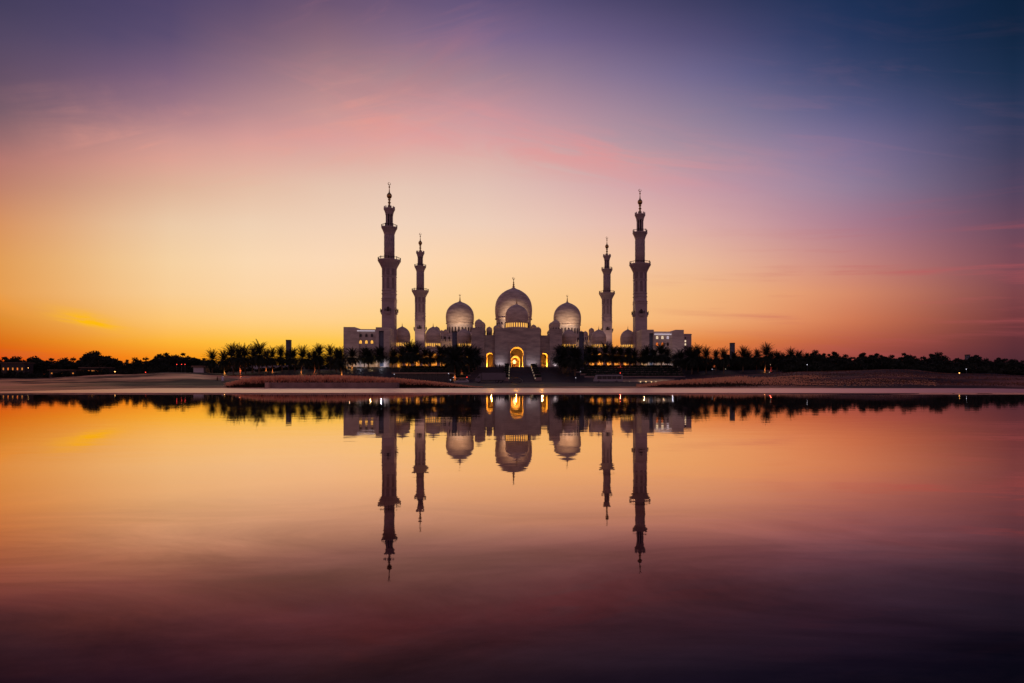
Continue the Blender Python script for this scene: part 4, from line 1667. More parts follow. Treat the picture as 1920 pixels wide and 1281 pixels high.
# photo column of the foot, photo row of the crown top, distance, zone
PALMS = []
for px, py, Y in ((398, 658, 262), (421, 659, 246), (438, 648, 262), (451, 651, 245), (460, 649, 270), (473, 651, 285), (486, 642, 268), (499, 656, 300), (511, 653, 285), (529, 651, 292),
                  (541, 658, 300), (553, 655, 280), (565, 652, 262), (579, 660, 300), (590, 656, 272), (598, 647, 280), (619, 650, 290), (631, 653, 275)):
    PALMS.append((px, py, Y, 'l'))
for px, py, Y in ((641, 655, 250), (650, 652, 316), (660, 655, 300), (668, 649, 318), (683, 652, 312), (691, 655, 305), (699, 649, 318), (711, 651, 312), (725, 650, 318), (735, 656, 312)):
    PALMS.append((px, py, Y, 'lw'))
for px, py, Y in ((752, 652, 312), (766, 641, 300), (778, 647, 306), (797, 653, 300), (808, 658, 312), (828, 648, 306), (840, 652, 300), (853, 657, 242), (866, 648, 262), (880, 649, 270), (893, 652, 296), (846, 651, 275), (886, 654, 284)):
    PALMS.append((px, py, Y, 'la'))
for px, py, Y in ((1049, 650, 300), (1056, 653, 274), (1062, 649, 290), (1070, 651, 280), (1078, 652, 262), (1092, 654, 300), (1104, 646, 310), (1116, 652, 312), (1137, 645, 306), (1150, 650, 312), (1163, 651, 310), (1181, 652, 312), (1192, 657, 314)):
    PALMS.append((px, py, Y, 'ra'))
for px, py, Y in ((1206, 656, 314), (1215, 651, 316), (1226, 654, 318), (1240, 647, 306), (1252, 654, 314), (1263, 664, 312), (1278, 657, 275), (1287, 652, 290)):
    PALMS.append((px, py, Y, 'rw'))
for px, py, Y in ((1297, 655, 270), (1309, 648, 280), (1324, 653, 272), (1343, 656, 285), (1357, 655, 262), (1378, 660, 290), (1393, 652, 270), (1405, 659, 300), (1418, 657, 280), (1434, 648, 266), (1445, 660, 280),
                  (1457, 660, 270), (1468, 663, 300), (1483, 655, 262), (1497, 658, 290), (1512, 664, 280)):
    PALMS.append((px, py, Y, 'r'))
ZONE = {'l': ('left of the mosque', 'palms left of the mosque'),
        'lw': ('before the left wing', 'palms before the left wing'),
        'la': ('before the left arcade', 'palms before the left arcade'),
        'ra': ('before the right arcade', 'palms before the right arcade'),
        'rw': ('before the right wing', 'palms before the right wing'),
        'r': ('right of the mosque', 'palms right of the mosque')}
ORD = ['first', 'second', 'third', 'fourth', 'fifth', 'sixth', 'seventh', 'eighth', 'ninth', 'tenth', 'eleventh', 'twelfth', 'thirteenth', 'fourteenth', 'fifteenth', 'sixteenth', 'seventeenth', 'eighteenth', 'nineteenth', 'twentieth'] 
ORD += ['twenty-' + o for o in ORD[:9]] + ['thirtieth'] + ['thirty-' + o for o in ORD[:9]] + ['fortieth'] + ['forty-' + o for o in ORD[:9]] + ['fiftieth'] + ['fifty-' + o for o in ORD[:9]]
LIT = {421: (1, .5, .12), 451: (1, .2, .06), 499: (1, .3, .08), 511: (1, .3, .08), 565: (1, .36, .1), 590: (1, .25, .08), 641: (1, .42, .1), 660: (1, .42, .1), 668: (1, .3, .08), 853: (1, .32, .1), 866: (1, .22, .08), 1163: (1, .1, .06), 1445: (1, .06, .04), 1434: (1, .35, .1)}
cnt = {}
used = set()
for i, (px, py, Y, zn) in enumerate(PALMS):
    X = px_at(px, Y)
    z = zg(X, Y) - .1
    h = z_at(py, Y) - z
    pi = (i * 7 + (i // 5)) % 5
    src = protos[pi]
    if pi not in used:
        o = src
        used.add(pi)
    else:
        o = dup(src)
    k = cnt.get(zn, 0)
    cnt[zn] = k + 1
    sc = h / PALM_H
    wide = min(max(sc, .85), 1.15) * rp_.uniform(.95, 1.1) * (.80 if zn in 'lr' else 1.0)
    o.location = (X, Y, z)
    o.scale = (wide, wide, sc)
    o.rotation_euler.z = rp_.uniform(0, 6.28)
    litw = px in LIT
    desc = 'tall' if py < 649 else ('short' if py > 656 else 'dark')
    o['label'] = '%s date palm%s, %s from left %s' % (desc, ' with lit trunk' if litw else '', ORD[k], ZONE[zn][0])
    o['category'] = 'palm tree'
    o['group'] = ZONE[zn][1]
    if litw:
        lt = bpy.data.lights.new('trunk_uplight', 'POINT')
        lt.energy = 130 if px != 451 else 260
        lt.color = LIT[px]
        lt.shadow_soft_size = .12
        l = bpy.data.objects.new('trunk_uplight', lt)
        COL.objects.link(l)
        dx = -X / math.hypot(X, Y)
        dy = -Y / math.hypot(X, Y)
        l.location = (X + dx * 1.0, Y + dy * 1.0, zg(X + dx, Y + dy) + .9)
        if px == 451:
            l.location.z += 1.2


# ------------------------------------------------------------------ broadleaf trees
def make_tree(seed, m, loose=False, round_=False):
    rng = random.Random(seed)
    t = thing('broadleaf_tree', 'tree', 'tree')
    H = 10.0
    mb = MB()
    mb.tube([(0, 0, -.3), (.1, 0, 1.5), (.0, .1, 3.2), (.2, 0, 5)], [.38, .28, .24, .16], 7)
    clumps = []
    nc = 9 if loose else (12 if not round_ else 15)
    for k in range(nc):
        a = k * 2.4 + rng.uniform(-.4, .4)
        f = (k + .5) / nc
        z = 3.0 + 5.9 * f + rng.uniform(-.6, .6)
        rr = (3.3 * math.sin(math.pi * min(1, .22 + .75 * f)) if round_ else 3.4 * (1 - .62 * f)) * rng.uniform(.45, 1.05)
        c = Vector((rr * math.cos(a), rr * math.sin(a), z))
        s = rng.uniform(1.1, 1.9) * (.8 if loose else 1) * (1 - .25 * f)
        clumps.append((c, s))
        mb.tube([(0, 0, 2.4 + 2.2 * f), tuple((Vector((0, 0, 3 + 2.4 * f)) + c) / 2), tuple(c)], [.14, .09, .04], 5)
    mb.build('trunk', M_BARK, t)
    cr = MB()
    for c, s in clumps:
        for _ in range(150 if not loose else 100):
            d = Vector((rng.gauss(0, 1), rng.gauss(0, 1), rng.gauss(0, .75)))
            d = d.normalized() * (rng.random() ** .45) * s * rng.uniform(.8, 1.15)
            leaf(cr, c + d, .42, rng)
    cr.build('crown', m, t)
    return t


tprotos = [remember(make_tree(21, M_LEAF)), remember(make_tree(22, M_LEAF2, round_=True)), remember(make_tree(23, M_LEAF, round_=True)), remember(make_tree(24, M_LEAF2, loose=True)), remember(make_tree(25, M_LEAF, loose=True)), remember(make_tree(26, M_LEAF2))]
TREES = []
rt = random.Random(77)
# skyline in the photo: (column, row of the tree tops)
SKYL_L = [(-60, 672), (0, 671), (11, 667), (20, 671), (35, 668), (50, 670), (66, 667), (80, 672), (100, 670), (120, 670), (140, 668), (155, 669), (168, 659), (176, 657), (186, 657), (200, 666), (210, 667), (222, 674), (240, 673), (258, 670), (278, 668), (300, 662), (318, 661), (330, 664), (341, 660), (352, 667), (366, 668), (380, 670), (392, 674)]
SKYL_R = [(1475, 664), (1495, 660), (1512, 661), (1530, 656), (1542, 660), (1552, 662), (1566, 658), (1580, 664), (1592, 667), (1604, 668), (1616, 660), (1640, 660), (1650, 664), (1660, 667), (1670, 665), (1684, 668), (1696, 660), (1703, 664), (1716, 667), (1735, 666), (1750, 662), (1764, 660), (1780, 671), (1796, 670), (1806, 673), (1826, 663), (1840, 667), (1852, 674), (1874, 668), (1886, 671), (1900, 672), (1915, 675), (1940, 676), (1970, 674)]


def interp(tab, x):
    return float(np.interp(x, [t[0] for t in tab], [t[1] for t in tab]))


for px, py in SKYL_L:
    TREES.append((px, py, rt.uniform(330, 390), 'L'))
for px, py in SKYL_R:
    TREES.append((px, py, rt.uniform(235, 290), 'R'))
for k in range(50):           # a lower, nearer rank filling the gaps
    px = -80 + k * 9.6 + rt.uniform(-4, 4)
    TREES.append((px, interp(SKYL_L, px) + rt.uniform(3, 10), rt.uniform(300, 325), 'L2'))
for k in range(48):
    px = 1480 + k * 10.2 + rt.uniform(-5, 5)
    TREES.append((px, interp(SKYL_R, px) + rt.uniform(5, 12), rt.uniform(215, 232), 'R2'))
for k in range(9):           # trees behind the palms, left and right of the mosque
    px = 385 + k * 30.0 + rt.uniform(-8, 8)
    TREES.append((px, 678 + rt.uniform(-4, 5), rt.uniform(345, 420), 'LB'))
for k in range(14):
    px = 1300 + k * 14.0 + rt.uniform(-4, 4)
    TREES.append((px, 664 + rt.uniform(-3, 5), rt.uniform(330, 380), 'RB'))
TZ = {'L': ('along the left skyline', 'trees along the left skyline'), 'R': ('along the right skyline', 'trees along the right skyline'),
      'L2': ('in the lower rank at left', 'lower trees at the left'), 'R2': ('in the lower rank at right', 'lower trees at the right'),
      'LB': ('behind the left palm row', 'trees behind the left palms'), 'RB': ('behind the right palm row', 'trees behind the right palms')}
cnt, used = {}, set()
for i, (px, py, Y, zn) in enumerate(sorted(TREES)):
    X = px_at(px, Y)
    z = zg(X, Y) - .2
    h = max(z_at(py, Y) - z, 3.0)
    pi = (i * 5 + i // 4) % 6
    if pi not in used:
        o = tprotos[pi]
        used.add(pi)
    else:
        o = dup(tprotos[pi])
    k = cnt.get(zn, 0)
    cnt[zn] = k + 1
    sc = h / 10.2
    wd = min(max(sc, .8), 1.5) * rt.uniform(.85, 1.15) * (1.25 if zn in 'LR' else 1.5)
    o.location = (X, Y, z)
    o.scale = (wd, wd, sc)
    o.rotation_euler.z = rt.uniform(0, 6.28)
    o['label'] = '%s broadleaf tree, %s from the left %s' % (('bushy', 'round crowned', 'full crowned', 'thin', 'straggly', 'bushy')[pi], ORD[k], TZ[zn][0])
    o['category'] = 'tree'
    o['group'] = TZ[zn][1]


def make_shrub(seed):
    rng = random.Random(seed)
    t = thing('shrub', 'shrub', 'shrub')
    mb = MB()
    for k in range(6):
        a = k * 1.05
        mb.tube([(0, 0, -.2), (.9 * math.cos(a), .9 * math.sin(a), 1.2), (1.7 * math.cos(a), 1.5 * math.sin(a), 2.1)], [.09, .06, .03], 5)
    mb.build('stem', M_BARK, t)
    cr = MB()
    for k in range(11):
        a = k * 2.4 + rng.uniform(-.4, .4)
        rr = rng.uniform(.3, 2.6)
        c = Vector((rr * math.cos(a), rr * math.sin(a), rng.uniform(.5, 2.6 - .35 * rr)))
        s_ = rng.uniform(.8, 1.3)
        for _ in range(90):
            d = Vector((rng.gauss(0, 1), rng.gauss(0, 1), rng.gauss(0, .8))).normalized() * (rng.random() ** .4) * s_
            p = c + d
            if p.z > 0:
                leaf(cr, p, .36, rng)
    cr.build('crown', M_LEAF, t)
    return t


sprotos = [remember(make_shrub(31)), remember(make_shrub(32)), remember(make_shrub(33))]
SH = []
for k in range(40):
    SH.append((-70 + k * 12.4 + rt.uniform(-4, 4), rt.uniform(278, 300), 'under the left trees', 'shrubs under the left trees'))
for k in range(30):
    SH.append((1478 + k * 16.0 + rt.uniform(-5, 5), rt.uniform(205, 214), 'under the right trees', 'shrubs under the right trees'))
for k in range(17):
    SH.append((398 + k * 14.6 + rt.uniform(-4, 4), rt.uniform(300, 310), 'along the left white wall', 'shrubs along the white wall'))
for k in range(14):
    SH.append((1292 + k * 14.0 + rt.uniform(-4, 4), rt.uniform(288, 312), 'under the right palm row', 'shrubs under the right palms'))
cnt = {}
for i, (px, Y, wh, gr) in enumerate(SH):
    o = sprotos[i] if i < 3 else dup(sprotos[i % 3])
    X = px_at(px, Y)
    o.location = (X, Y, zg(X, Y) - .15)
    sc = rt.uniform(.85, 1.35) * (.75 if 'wall' in wh else 1)
    o.scale = (sc * 1.25, sc * 1.25, sc)
    o.rotation_euler.z = rt.uniform(0, 6.28)
    k = cnt.get(wh, 0)
    cnt[wh] = k + 1
    o['label'] = 'dark leafy shrub, %s from the left %s' % (ORD[k], wh)
    o['category'] = 'shrub'
    o['group'] = gr


# ------------------------------------------------------------------ pylons, walls, pavilion
for px, w, top, Y, lab in ((852.5, 9.2, 621.5, 284, 'dark square pylon standing before the left arcade'), (1090.2, 9.0, 623, 286, 'dark square pylon standing before the right arcade'),
                           (541.3, 8.2, 637.5, 330, 'dark square pylon above the palms at the left'), (1373, 8.0, 643, 345, 'dark square pylon above the palms at the right'),
                           (1814, 6.4, 665, 300, 'small dark pylon among the trees at far right')):
    X = px_at(px, Y)
    z0 = zg(X, Y) - .5
    z1 = z_at(top, Y)
    w_ = w * Y / F * .93
    t = thing('pylon', lab, 'pylon', (X, Y, z0), ALPHA, 'dark pylons around the mosque')
    mb = MB()
    h = z1 - z0
    mb.box(-w_ / 2, w_ / 2, -w_ / 2, w_ / 2, 0, h - .5)
    mb.build('shaft', M_PYLON, t)
    mb = MB()
    mb.box(-w_ / 2 - .06, w_ / 2 + .06, -w_ / 2 - .06, w_ / 2 + .06, h - .497, h)
    mb.build('cap', M_RAIL, t)
    for k in range(5):
        mb = MB()
        zl = h - 2.2 - k * 1.7
        mb.box(w_ / 2 - .5, w_ / 2 - .2, -w_ / 2 - .05, -w_ / 2 - .003, zl, zl + .9)
        mb.build('light_slot', M_DARKG, t)

# planter wall by the promenade
t = thing('planter_wall', 'long low stone wall in front of the reeds', 'wall', (0, 0, 0))
mb = MB()
mb.box(px_at(503, 94), px_at(745, 94), 94, 95.2, -.2, z_at(717.6, 94))
mb.build('wall', M_WALLST, t)
mb = MB()
mb.box(px_at(500, 94), px_at(507, 94) - .01, 93.4, 95.4, -.2, z_at(717.4, 94))
mb.build('end_pier', mat('pale_pier_stone', (.5, .32, .26), .6, .1, .8), t)

# white perimeter wall and hut at the left
t = thing('perimeter_wall', 'white wall running behind the palms at the left', 'wall', (0, 0, 0))
mb = MB()
ya = 312
for p0, p1, top in ((392, 470, 686), (470.3, 560, 684.5), (560.3, 640, 685)):
    a, b = px_at(p0, ya), px_at(p1, ya)
    mb.box(a, b, ya, ya + .5, zg(a, ya) - 1.5, z_at(top, ya))
mb.build('wall', M_WHITE, t)
mb = MB()
for p in range(392, 640, 31):
    a = px_at(p, ya)
    mb.box(a - .35, a + .35, ya - .2, ya + .6, zg(a, ya) - 1.5, z_at(683.9, ya))
mb.build('pier', M_WHITE, t)

t = thing('garden_hut', 'small white hut with brown roof left of the palms', 'hut', (px_at(372.5, 270), 270, 0))
zb, ztp = zg(px_at(372, 270), 270) - .4, z_at(688.7, 270)
mb = MB()
mb.box(-2.4, 2.2, 0, 4, zb, ztp)
mb.build('wall', M_WHITE, t)
mb = MB()
mb.box(-3, 3.2, -.8, 4.6, ztp, ztp + .7)
mb.build('roof', M_TIN, t)
mb = MB()
mb.box(2.2 + .01, 3.0, .5, 3.5, zb, ztp - .002)
mb.build('door', M_PAINTD, t)

# flat roofed pavilion
Yp = 226
t = thing('pavilion', 'low flat roofed pavilion with dark glazing behind the reeds', 'pavilion', (0, 0, 0))
a, b = px_at(739, Yp), px_at(842, Yp)
zt, zb = z_at(701.2, Yp), zg((a + b) / 2, Yp) - .1
mb = MB()
mb.box(a - .6, b + .8, Yp - 1.4, Yp + 9, zt, zt + .55)
mb.build('roof', mat('pavilion_fascia', (.30, .19, .14), .6, .15, .8), t)
n = 9
for k in range(n + 1):
    u = a + (b - a) * k / n
    mb = MB()
    mb.box(u - .16, u + .16, Yp - .16, Yp + .16, zb, zt)
    mb.build('column', M_PAINTD, t)
    if k < n:
        mb = MB()
        mb.box(u + .162, u + (b - a) / n - .162, Yp - .03, Yp + .03, zb + .1, zt - .004)
        mb.build('glass_pane', M_DARKG, t)
mb = MB()
mb.box(a, b, Yp + 7, Yp + 7.4, zb, zt - .004)
mb.build('rear_wall', M_WALLST, t)

# lit retaining wall right of the coach
Yw = 226
t = thing('lit_retaining_wall', 'stone retaining wall with a row of small wall lights right of the coach', 'wall', (0, 0, 0))
a, b = px_at(1160, Yw), px_at(1264, Yw)
zt = z_at(711.2, Yw)
mb = MB()
mb.box(a, b, Yw, Yw + .6, 0, zt)
mb.build('wall', M_STONE, t)
mb = MB()
mb.box(a - .1, b + .1, Yw - .12, Yw + .7, zt, zt + .18)
mb.build('coping', M_WALLST, t)
for k, p in enumerate((1170.5, 1180.5, 1201, 1211, 1221, 1230, 1240.5, 1250)):
    mb = MB()
    x = px_at(p, Yw)
    mb.box(x - .22, x + .22, Yw - .16, Yw - .003, zt - 1.2, zt - .95)
    mb.build('wall_light', E_PALE, t)
    lt = bpy.data.lights.new('wall_wash', 'POINT')
    lt.energy = 7
    lt.color = (1, .72, .36)
    lt.shadow_soft_size = .1
    o = bpy.data.objects.new('wall_wash', lt)
    COL.objects.link(o)
    o.parent = t
    o.location = (x, Yw - .45, zt - 1.05)

# low buildings with lights among the trees at the left
for px0, px1, top, bot, Y, lab in ((2, 46, 681, 692, 292, 'low building with orange lit windows at the far left edge'), (92, 142, 694.5, 702, 282, 'long low building with small orange windows among the left trees'),
                                   (150, 198, 690, 698, 286, 'low building with a bright orange window band near the left trees')):
    a, b = px_at(px0, Y), px_at(px1, Y)
    zt = z_at(top, Y)
    zb = zg((a + b) / 2, Y) - .5
    t = thing('low_building', lab, 'building', (a, Y, zb), 0, 'low lit buildings at the left')
    mb = MB()
    mb.box(0, b - a, 0, 5, 0, zt - zb)
    mb.build('wall', mat('dim_render', (.05, .04, .04), .7, .2, .5), t)
    mb = MB()
    mb.box(-.4, b - a + .4, -.6, 5.4, zt - zb, zt - zb + .3)
    mb.build('roof', M_TIN, t)
    nw = 5
    for k in range(nw):
        x = (b - a) * (k + .5) / nw
        if lab.startswith('long') and k == 1:
            continue
        mb = MB()
        hh = zt - zb
        w2 = (b - a) / nw * (.34 if 'band' in lab else .12)
        mb.box(x - w2, x + w2, -.05, -.003, hh * .58, hh * .72)
        mb.build('window', E_ORANGE if k % 2 else E_DIM, t)


# ------------------------------------------------------------------ lamps on posts
def lamp(px, py, Y, m, lab, r=.22, grp='lamp posts'):
    X = px_at(px, Y)
    zb = zg(X, Y) - .2
    zt = z_at(py, Y)
    if zt - zb < 1.0:
        zb = zt - 1.2
    t = thing('lamp_post', lab, 'lamp', (X, Y, zb), 0, grp)
    h = zt - zb
    mb = MB()
    mb.lathe([(.14, 0), (.14, .2), (.05, .3), (.04, h - r)], 8)
    mb.build('post', M_POLE, t)
    mb = MB()
    mb.lathe([(.02, h - r), (r * .75, h - r * .7), (r, h), (r * .75, h + r * .7), (.02, h + r)], 10)
    mb.build('globe', m, t)


LP = [(739.3, 701.8, 222, E_COOL, 'white lamp at the left corner of the pavilion roof'), (841, 700.5, 224, E_COOL, 'white lamp at the right corner of the pavilion'),
      (844.6, 712.4, 216, E_COOL, 'low white lamp just right of the pavilion'), (850, 708, 220, E_COOL, 'white lamp between the pavilion and the truck'),
      (697.7, 695, 250, E_PALE, 'pale lamp on the bank below the left wing'), (650.5, 690, 262, E_AMBER, 'amber lamp below the left end of the left wing'),
      (1079.5, 708.5, 218, E_COOL, 'white lamp left of the coach by the stairs'), (1088.5, 697, 252, E_COOL, 'white lamp on the bank right of the stairs'),
      (1163, 699.5, 246, E_RED, 'red lamp above the coach on the right bank'), (1335.5, 692.5, 250, E_COOL, 'white lamp under the palms right of the right wing'),
      (1360.5, 692, 250, E_PALE, 'pale lamp under the palms left of the right pylon'), (1444.5, 684, 250, E_PALE, 'pale lamp under the palm with the red lit trunk'),
      (1442.5, 698, 205, E_PALE, 'low pale lamp above the right reeds'), (1513.5, 684, 205, E_COOL, 'bright white lamp by the right trees'),
      (1811.8, 692.3, 200, E_COOL, 'small white lamp at the foot of the far right pylon'), (1798.8, 699.6, 170, E_AMBER, 'small amber lamp on the right bank'),
      (215.5, 697, 262, E_AMBER, 'amber globe added for a bright gap at the end of the left trees'), (53, 690, 286, E_AMBER, 'amber lamp beside the far left building'),  # first globe is added, imitating a bright gap of sky among the trees
      (273, 698, 255, E_RED, 'small red lamp on the sand at the left'), (875.5, 707.3, 216, E_RED, 'red signal lamp left of the truck'),
      (331.5, 683.5, 275, E_RED, 'first of three red lamps under the left trees'), (340.5, 683.4, 275, E_RED, 'second of three red lamps under the left trees'), (347, 683.4, 275, E_RED, 'third of three red lamps under the left trees')]
for px, py, Y, m, lab in LP:
    lamp(px, py, Y, m, lab, r=.22 if px in (215.5,) else (.14 if m in (E_RED, E_AMBER) else .11))

# a slim white bollard post by the right reeds
t = thing('white_post', 'slim white post at the edge of the right reeds', 'post', (px_at(1286.5, 140), 140, zg(px_at(1286.5, 140), 140)))
mb = MB()
mb.lathe([(.12, -.2), (.12, .1), (.06, .2), (.06, 1.5), (.02, 1.62)], 8)
mb.build('post', M_PAINTW, t)


# ------------------------------------------------------------------ vehicles
def wheel(parent, x, y, r, w=.28):
    mb = MB()
    mb.lathe([(r * .62, -w / 2), (r, -w / 2 + .04), (r, w / 2 - .04), (r * .62, w / 2)], 18, smooth=False, caps=False)
    o = mb.build('wheel', M_RUBBER, parent)
    o.rotation_euler = (R(90), 0, 0)
    o.location = (x, y, r)
    mb = MB()
    mb.lathe([(r * .1, -w / 2 - .01), (r * .62, -w / 2), (r * .62, w / 2), (r * .1, w / 2 + .01)], 14, smooth=False)
    mb.build('rim', M_PAINTG, o)


RZ = 0.33
Yr = 211


def truck():
    x0, x1 = px_at(890.5, Yr), px_at(947.5, Yr)
    t = thing('truck', 'grey box truck facing left, parked before the stairs', 'truck', (x0, Yr, RZ))
    L_ = x1 - x0
    mb = MB()
    mb.box(2.35, L_, 0, 2.5, 1.0, 3.55)
    mb.build('cargo_box', M_PAINTG, t)
    mb = MB()
    mb.prism([(0.0, .5), (2.15, .5), (2.15, 3.35), (1.7, 3.3), (.75, 2.0), (.05, 1.55)], .1, 2.4)
    cab = mb.build('cab', M_PAINTG, t)
    mb = MB()
    mb.prism([(.85, 1.55), (1.75, 1.55), (1.75, 2.35), (1.15, 2.35), (.85, 1.95)], .07, .098)
    mb.build('side_window', M_DARKG, cab)
    mb = MB()
    mb.add([(.72, .25, 2.02), (1.66, .25, 3.28), (1.66, 2.25, 3.28), (.72, 2.25, 2.02)], [(0, 1, 2, 3)])
    mb.build('windscreen', M_DARKG, cab, (-.03, 0, .03))
    mb = MB()
    mb.box(1.5, L_ - .2, .4, 2.1, .7, .998)
    mb.build('chassis', M_PAINTD, t)
    for x in (1.2, L_ - 3.0, L_ - 1.6):
        for y in (.25, 2.25):
            wheel(t, x, y, .5)
    mb = MB()
    mb.box(-.05, -.003, .3, .7, .8, 1.05)
    mb.build('headlight', M_PAINTW, t)
    mb = MB()
    mb.box(-.05, -.003, 1.8, 2.2, .8, 1.05)
    mb.build('headlight', M_PAINTW, t)


truck()


def car(px0, px1, Y, m, lab, base):
    x0, x1 = px_at(px0, Y), px_at(px1, Y)
    L_ = x1 - x0
    t = thing('parked_car', lab, 'car', (x0, Y, base), 0, 'cars on the road')
    S = L_ / 4.6
    P = [(0, .35), (4.6, .35), (4.6, .85), (4.45, 1.0), (3.5, 1.02), (.9, .95), (.1, .78)]
    mb = MB()
    mb.prism([(a * S, b) for a, b in P], 0, 1.75)
    mb.build('body', m, t)
    mb = MB()
    mb.prism([(a * S, b) for a, b in [(.95, .96), (4.35, 1.0), (4.0, 1.42), (3.6, 1.52), (2.0, 1.52), (1.6, 1.42)]], .12, 1.63)
    r = mb.build('cabin', m, t)
    mb = MB()
    mb.prism([(a * S, b) for a, b in [(1.3, 1.02), (2.5, 1.02), (2.5, 1.42), (1.75, 1.4)]], .10, .118)
    mb.build('window', M_DARKG, r)
    mb = MB()
    mb.prism([(a * S, b) for a, b in [(2.58, 1.02), (3.95, 1.04), (3.75, 1.4), (2.58, 1.42)]], .10, .118)
    mb.build('window', M_DARKG, r)
    for x in (.85, 3.75):
        for y in (.12, 1.63):
            wheel(t, x * S, y, .33, .22)
    for y in (.25, 1.3):
        mb = MB()
        mb.box(-.03, -.002, y, y + .3, .6, .76)
        mb.build('headlight', E_COOL if 'headlights' in lab else M_PAINTW, t)


car(953.5, 979.5, 208, M_PAINTD, 'dark car parked just right of the truck', RZ)
car(851, 878, 203, M_PAINTW, 'pale car half hidden behind the reeds left of the truck', RZ - .2)


def coach():
    Y = 213
    x0, x1 = px_at(1113, Y), px_at(1167.5, Y)
    L_ = x1 - x0
    t = thing('coach', 'white coach facing left on the road right of the stairs', 'bus', (x0, Y, RZ + .1))
    mb = MB()
    mb.prism([(0, .35), (L_, .35), (L_, 2.65), (L_ - .2, 2.75), (1.15, 2.75), (.75, 2.6), (.05, 1.0)], 0, 2.4)
    b = mb.build('body', M_PAINTW, t)
    for k in range(5):
        a = 1.35 + k * (L_ - 1.6) / 5
        mb = MB()
        mb.box(a, a + (L_ - 1.6) / 5 - .14, -.03, -.003, 1.15, 2.35)
        mb.build('window', M_DARKG, t)
    mb = MB()
    mb.add([(.06, .2, 1.05), (.72, .2, 2.55), (.72, 2.2, 2.55), (.06, 2.2, 1.05)], [(0, 1, 2, 3)])
    mb.build('windscreen', M_DARKG, t, (-.03, 0, .02))
    for x in (1.9, L_ - 2.2):
        for y in (.14, 2.26):
            wheel(t, x, y, .48)


coach()


# ------------------------------------------------------------------ people
def make_person(seed, m, robe=False):
    rng = random.Random(seed)
    me = bpy.data.meshes.new('person')
    J = [(0, 0, .93), (0, 0, 1.18), (0, 0, 1.40), (0, -.01, 1.50), (0, -.02, 1.60), (0, -.02, 1.74),
         (.17, 0, 1.40), (.22, 0, 1.12), (.24, -.08, .88), (.245, -.11, .80), (-.17, 0, 1.40), (-.23, .03, 1.12), (-.25, -.02, .86), (-.25, -.04, .78),
         (.10, 0, .86), (.11, -.02, .48), (.12, .02, .08), (.12, -.13, .03), (-.10, 0, .86), (-.12, .03, .48), (-.13, .09, .08), (-.13, -.05, .03)]
    E = [(0, 1), (1, 2), (2, 3), (3, 4), (4, 5), (2, 6), (6, 7), (7, 8), (8, 9), (2, 10), (10, 11), (11, 12), (12, 13), (0, 14), (14, 15), (15, 16), (16, 17), (0, 18), (18, 19), (19, 20), (20, 21)]
    rad = [.145, .14, .15, .06, .095, .085, .07, .05, .04, .045, .07, .05, .04, .045, .095, .07, .045, .04, .095, .07, .045, .04]
    me.from_pydata(J, E, [])
    o = bpy.data.objects.new('person', me)
    COL.objects.link(o)
    sk = o.modifiers.new('skin', 'SKIN')
    for i, v in enumerate(me.skin_vertices[0].data):
        v.radius = (rad[i], rad[i] * .85)
        v.use_root = (i == 0)
    o.modifiers.new('sub', 'SUBSURF').levels = 1
    o.modifiers['sub'].render_levels = 1
    me.materials.append(m)
    hr = MB()
    hr.lathe([(.105, 1.62), (.118, 1.68), (.10, 1.77), (.05, 1.81), (.01, 1.82)], 10, (0, .0))
    hr.build('hair', M_HAIR, o)
    if robe:
        rb = MB()
        rb.lathe([(.30, .06), (.26, .5), (.215, .9), (.20, 1.15), (.23, 1.36), (.12, 1.47), (.07, 1.5)], 14)
        for s in (-1, 1):
            rb.tube([(s * .17, 0, 1.40), (s * .235, 0, 1.12), (s * .255, -.06, .9)], [.085, .075, .085], 8)
        rb.build('robe', m, o)
    return o


# people on the terrace before the gate
pp = [make_person(1, M_CLOTHD), make_person(2, M_CLOTHD, True)]
for p in pp:
    remember(p)
PEOPLE = [(905.5, -14), (922.5, -15), (926, -13), (929.5, -14.5), (932.5, -15), (936.5, -13.5), (940, -14.5), (943, -15), (957.5, -14), (961, -15), (964.5, -13), (969.5, -14), (973, -15), (976, -14), (1027, -14)]
rpp = random.Random(3)
for i, (px, v) in enumerate(PEOPLE):
    o = pp[i % 2] if i < 2 else dup(pp[i % 2])
    u = uu(px, v)
    o.location = W(u, v, G)
    o.rotation_euler.z = rpp.uniform(0, 6.28)
    s = rpp.uniform(.94, 1.06)
    o.scale = (s, s, s)
    w = ('before the left arch' if px < 928 else 'between the left and central arches' if px < 950 else 'before the central arch' if px < 1000 else 'before the right arch')
    o['label'] = 'dark person %s, %s from left at the stair top' % (w, ORD[i])
    o['category'] = 'person'
    o['group'] = 'people at the top of the stairs'

# two people on the sand at the left
o = make_person(7, M_CLOTHW, True)
Yq = 152
X = px_at(417.5, Yq)
o.location = (X, Yq, zg(X, Yq) + .02)
o.rotation_euler.z = R(190)
tag(o, 'person in a white robe standing on the sand near the lit palm trunk', 'person')
o = make_person(8, M_CLOTHB, True)
X = px_at(407.5, Yq + 2)
o.location = (X, Yq + 2, zg(X, Yq + 2) - .02)
o.scale = (.82, .82, .72)
o.rotation_euler.z = R(150)
tag(o, 'small person in brown clothes beside the one in the white robe', 'person')


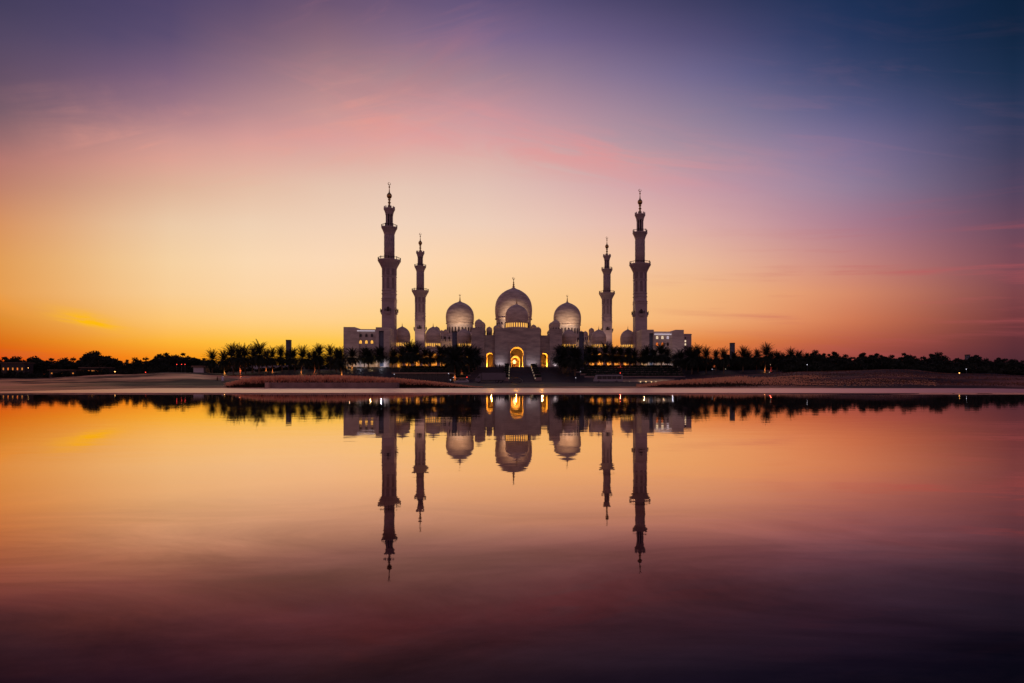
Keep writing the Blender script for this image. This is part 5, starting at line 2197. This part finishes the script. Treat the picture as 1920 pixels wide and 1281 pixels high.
# ------------------------------------------------------------------ reeds
def reeds(name, x_of, label, seed, n, m=None):
    rng = random.Random(seed)
    mb, ms = MB(), MB()
    for _ in range(n):
        px, Y, h = x_of(rng)
        X = px_at(px, Y)
        z = zg(X, Y) - .05
        a = rng.uniform(0, 6.28)
        w = rng.uniform(.04, .08)
        d = Vector((math.cos(a), math.sin(a), 0))
        tip = Vector((X + rng.gauss(0, .18), Y + rng.gauss(0, .15), z + h))
        b = Vector((X, Y, z))
        mid = b.lerp(tip, .62)
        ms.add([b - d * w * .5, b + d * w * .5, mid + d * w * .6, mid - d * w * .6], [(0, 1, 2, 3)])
        pl = w * rng.uniform(1.4, 3.0)
        q = b.lerp(tip, .8)
        mb.add([mid, q + d * pl, tip, q - d * pl], [(0, 1, 2, 3)])
    o = mb.build(name, m or M_REED)
    tag(o, label, 'reeds', kind='stuff')
    tag(ms.build('stems', M_STEM_SHADED, o), None, None, kind='stuff')


def left_belt(rng):
    px = rng.uniform(425, 905)
    top = np.interp(px, [425, 455, 480, 520, 640, 745, 790, 830, 860, 905], [719, 711, 707, 705, 703.5, 709, 713, 717, 721, 726.5])
    Y = rng.uniform(96.5, 108)
    h = max(z_at(top, 100) - .15, .12) * rng.uniform(.5, 1.1)
    return px, Y, h


def right_belt(rng):
    px = 1195 + 560 * rng.random() ** 1.5
    top = np.interp(px, [1195, 1240, 1275, 1300, 1400, 1500, 1720], [723, 714, 712, 710, 702, 698, 695])
    Y = rng.uniform(100, 150)
    X = px_at(px, Y)
    tz = z_at(top, 125) - zg(X, Y)
    h = min(max(tz, .25), 1.5) * rng.uniform(.5, 1.05)
    cl = math.sin(X * .31 + 1.1 * math.sin(Y * .23)) * math.sin(Y * .27 + .8 * math.sin(X * .17))
    if px > 1400:
        h *= max(.22, 1 - (px - 1400) / 230) * (.75 + .35 * cl)
    return px, Y, h


def right_scrub(rng):
    px = rng.uniform(1400, 1960)
    Y = rng.uniform(105, 190)
    return px, Y, rng.uniform(.1, .38)


reeds('reed_grass', left_belt, 'tall russet plumed reeds along the left of the promenade', 1, 11000)
reeds('bank_grass', right_belt, 'russet plumed reeds on the right bank', 2, 12000)
reeds('scrub_grass', right_scrub, 'low dry grass over the right bank', 3, 9000, mat('dry_grass', (0.22, 0.095, 0.065), 0.9, 0.35, 0.5, spec=0.05))
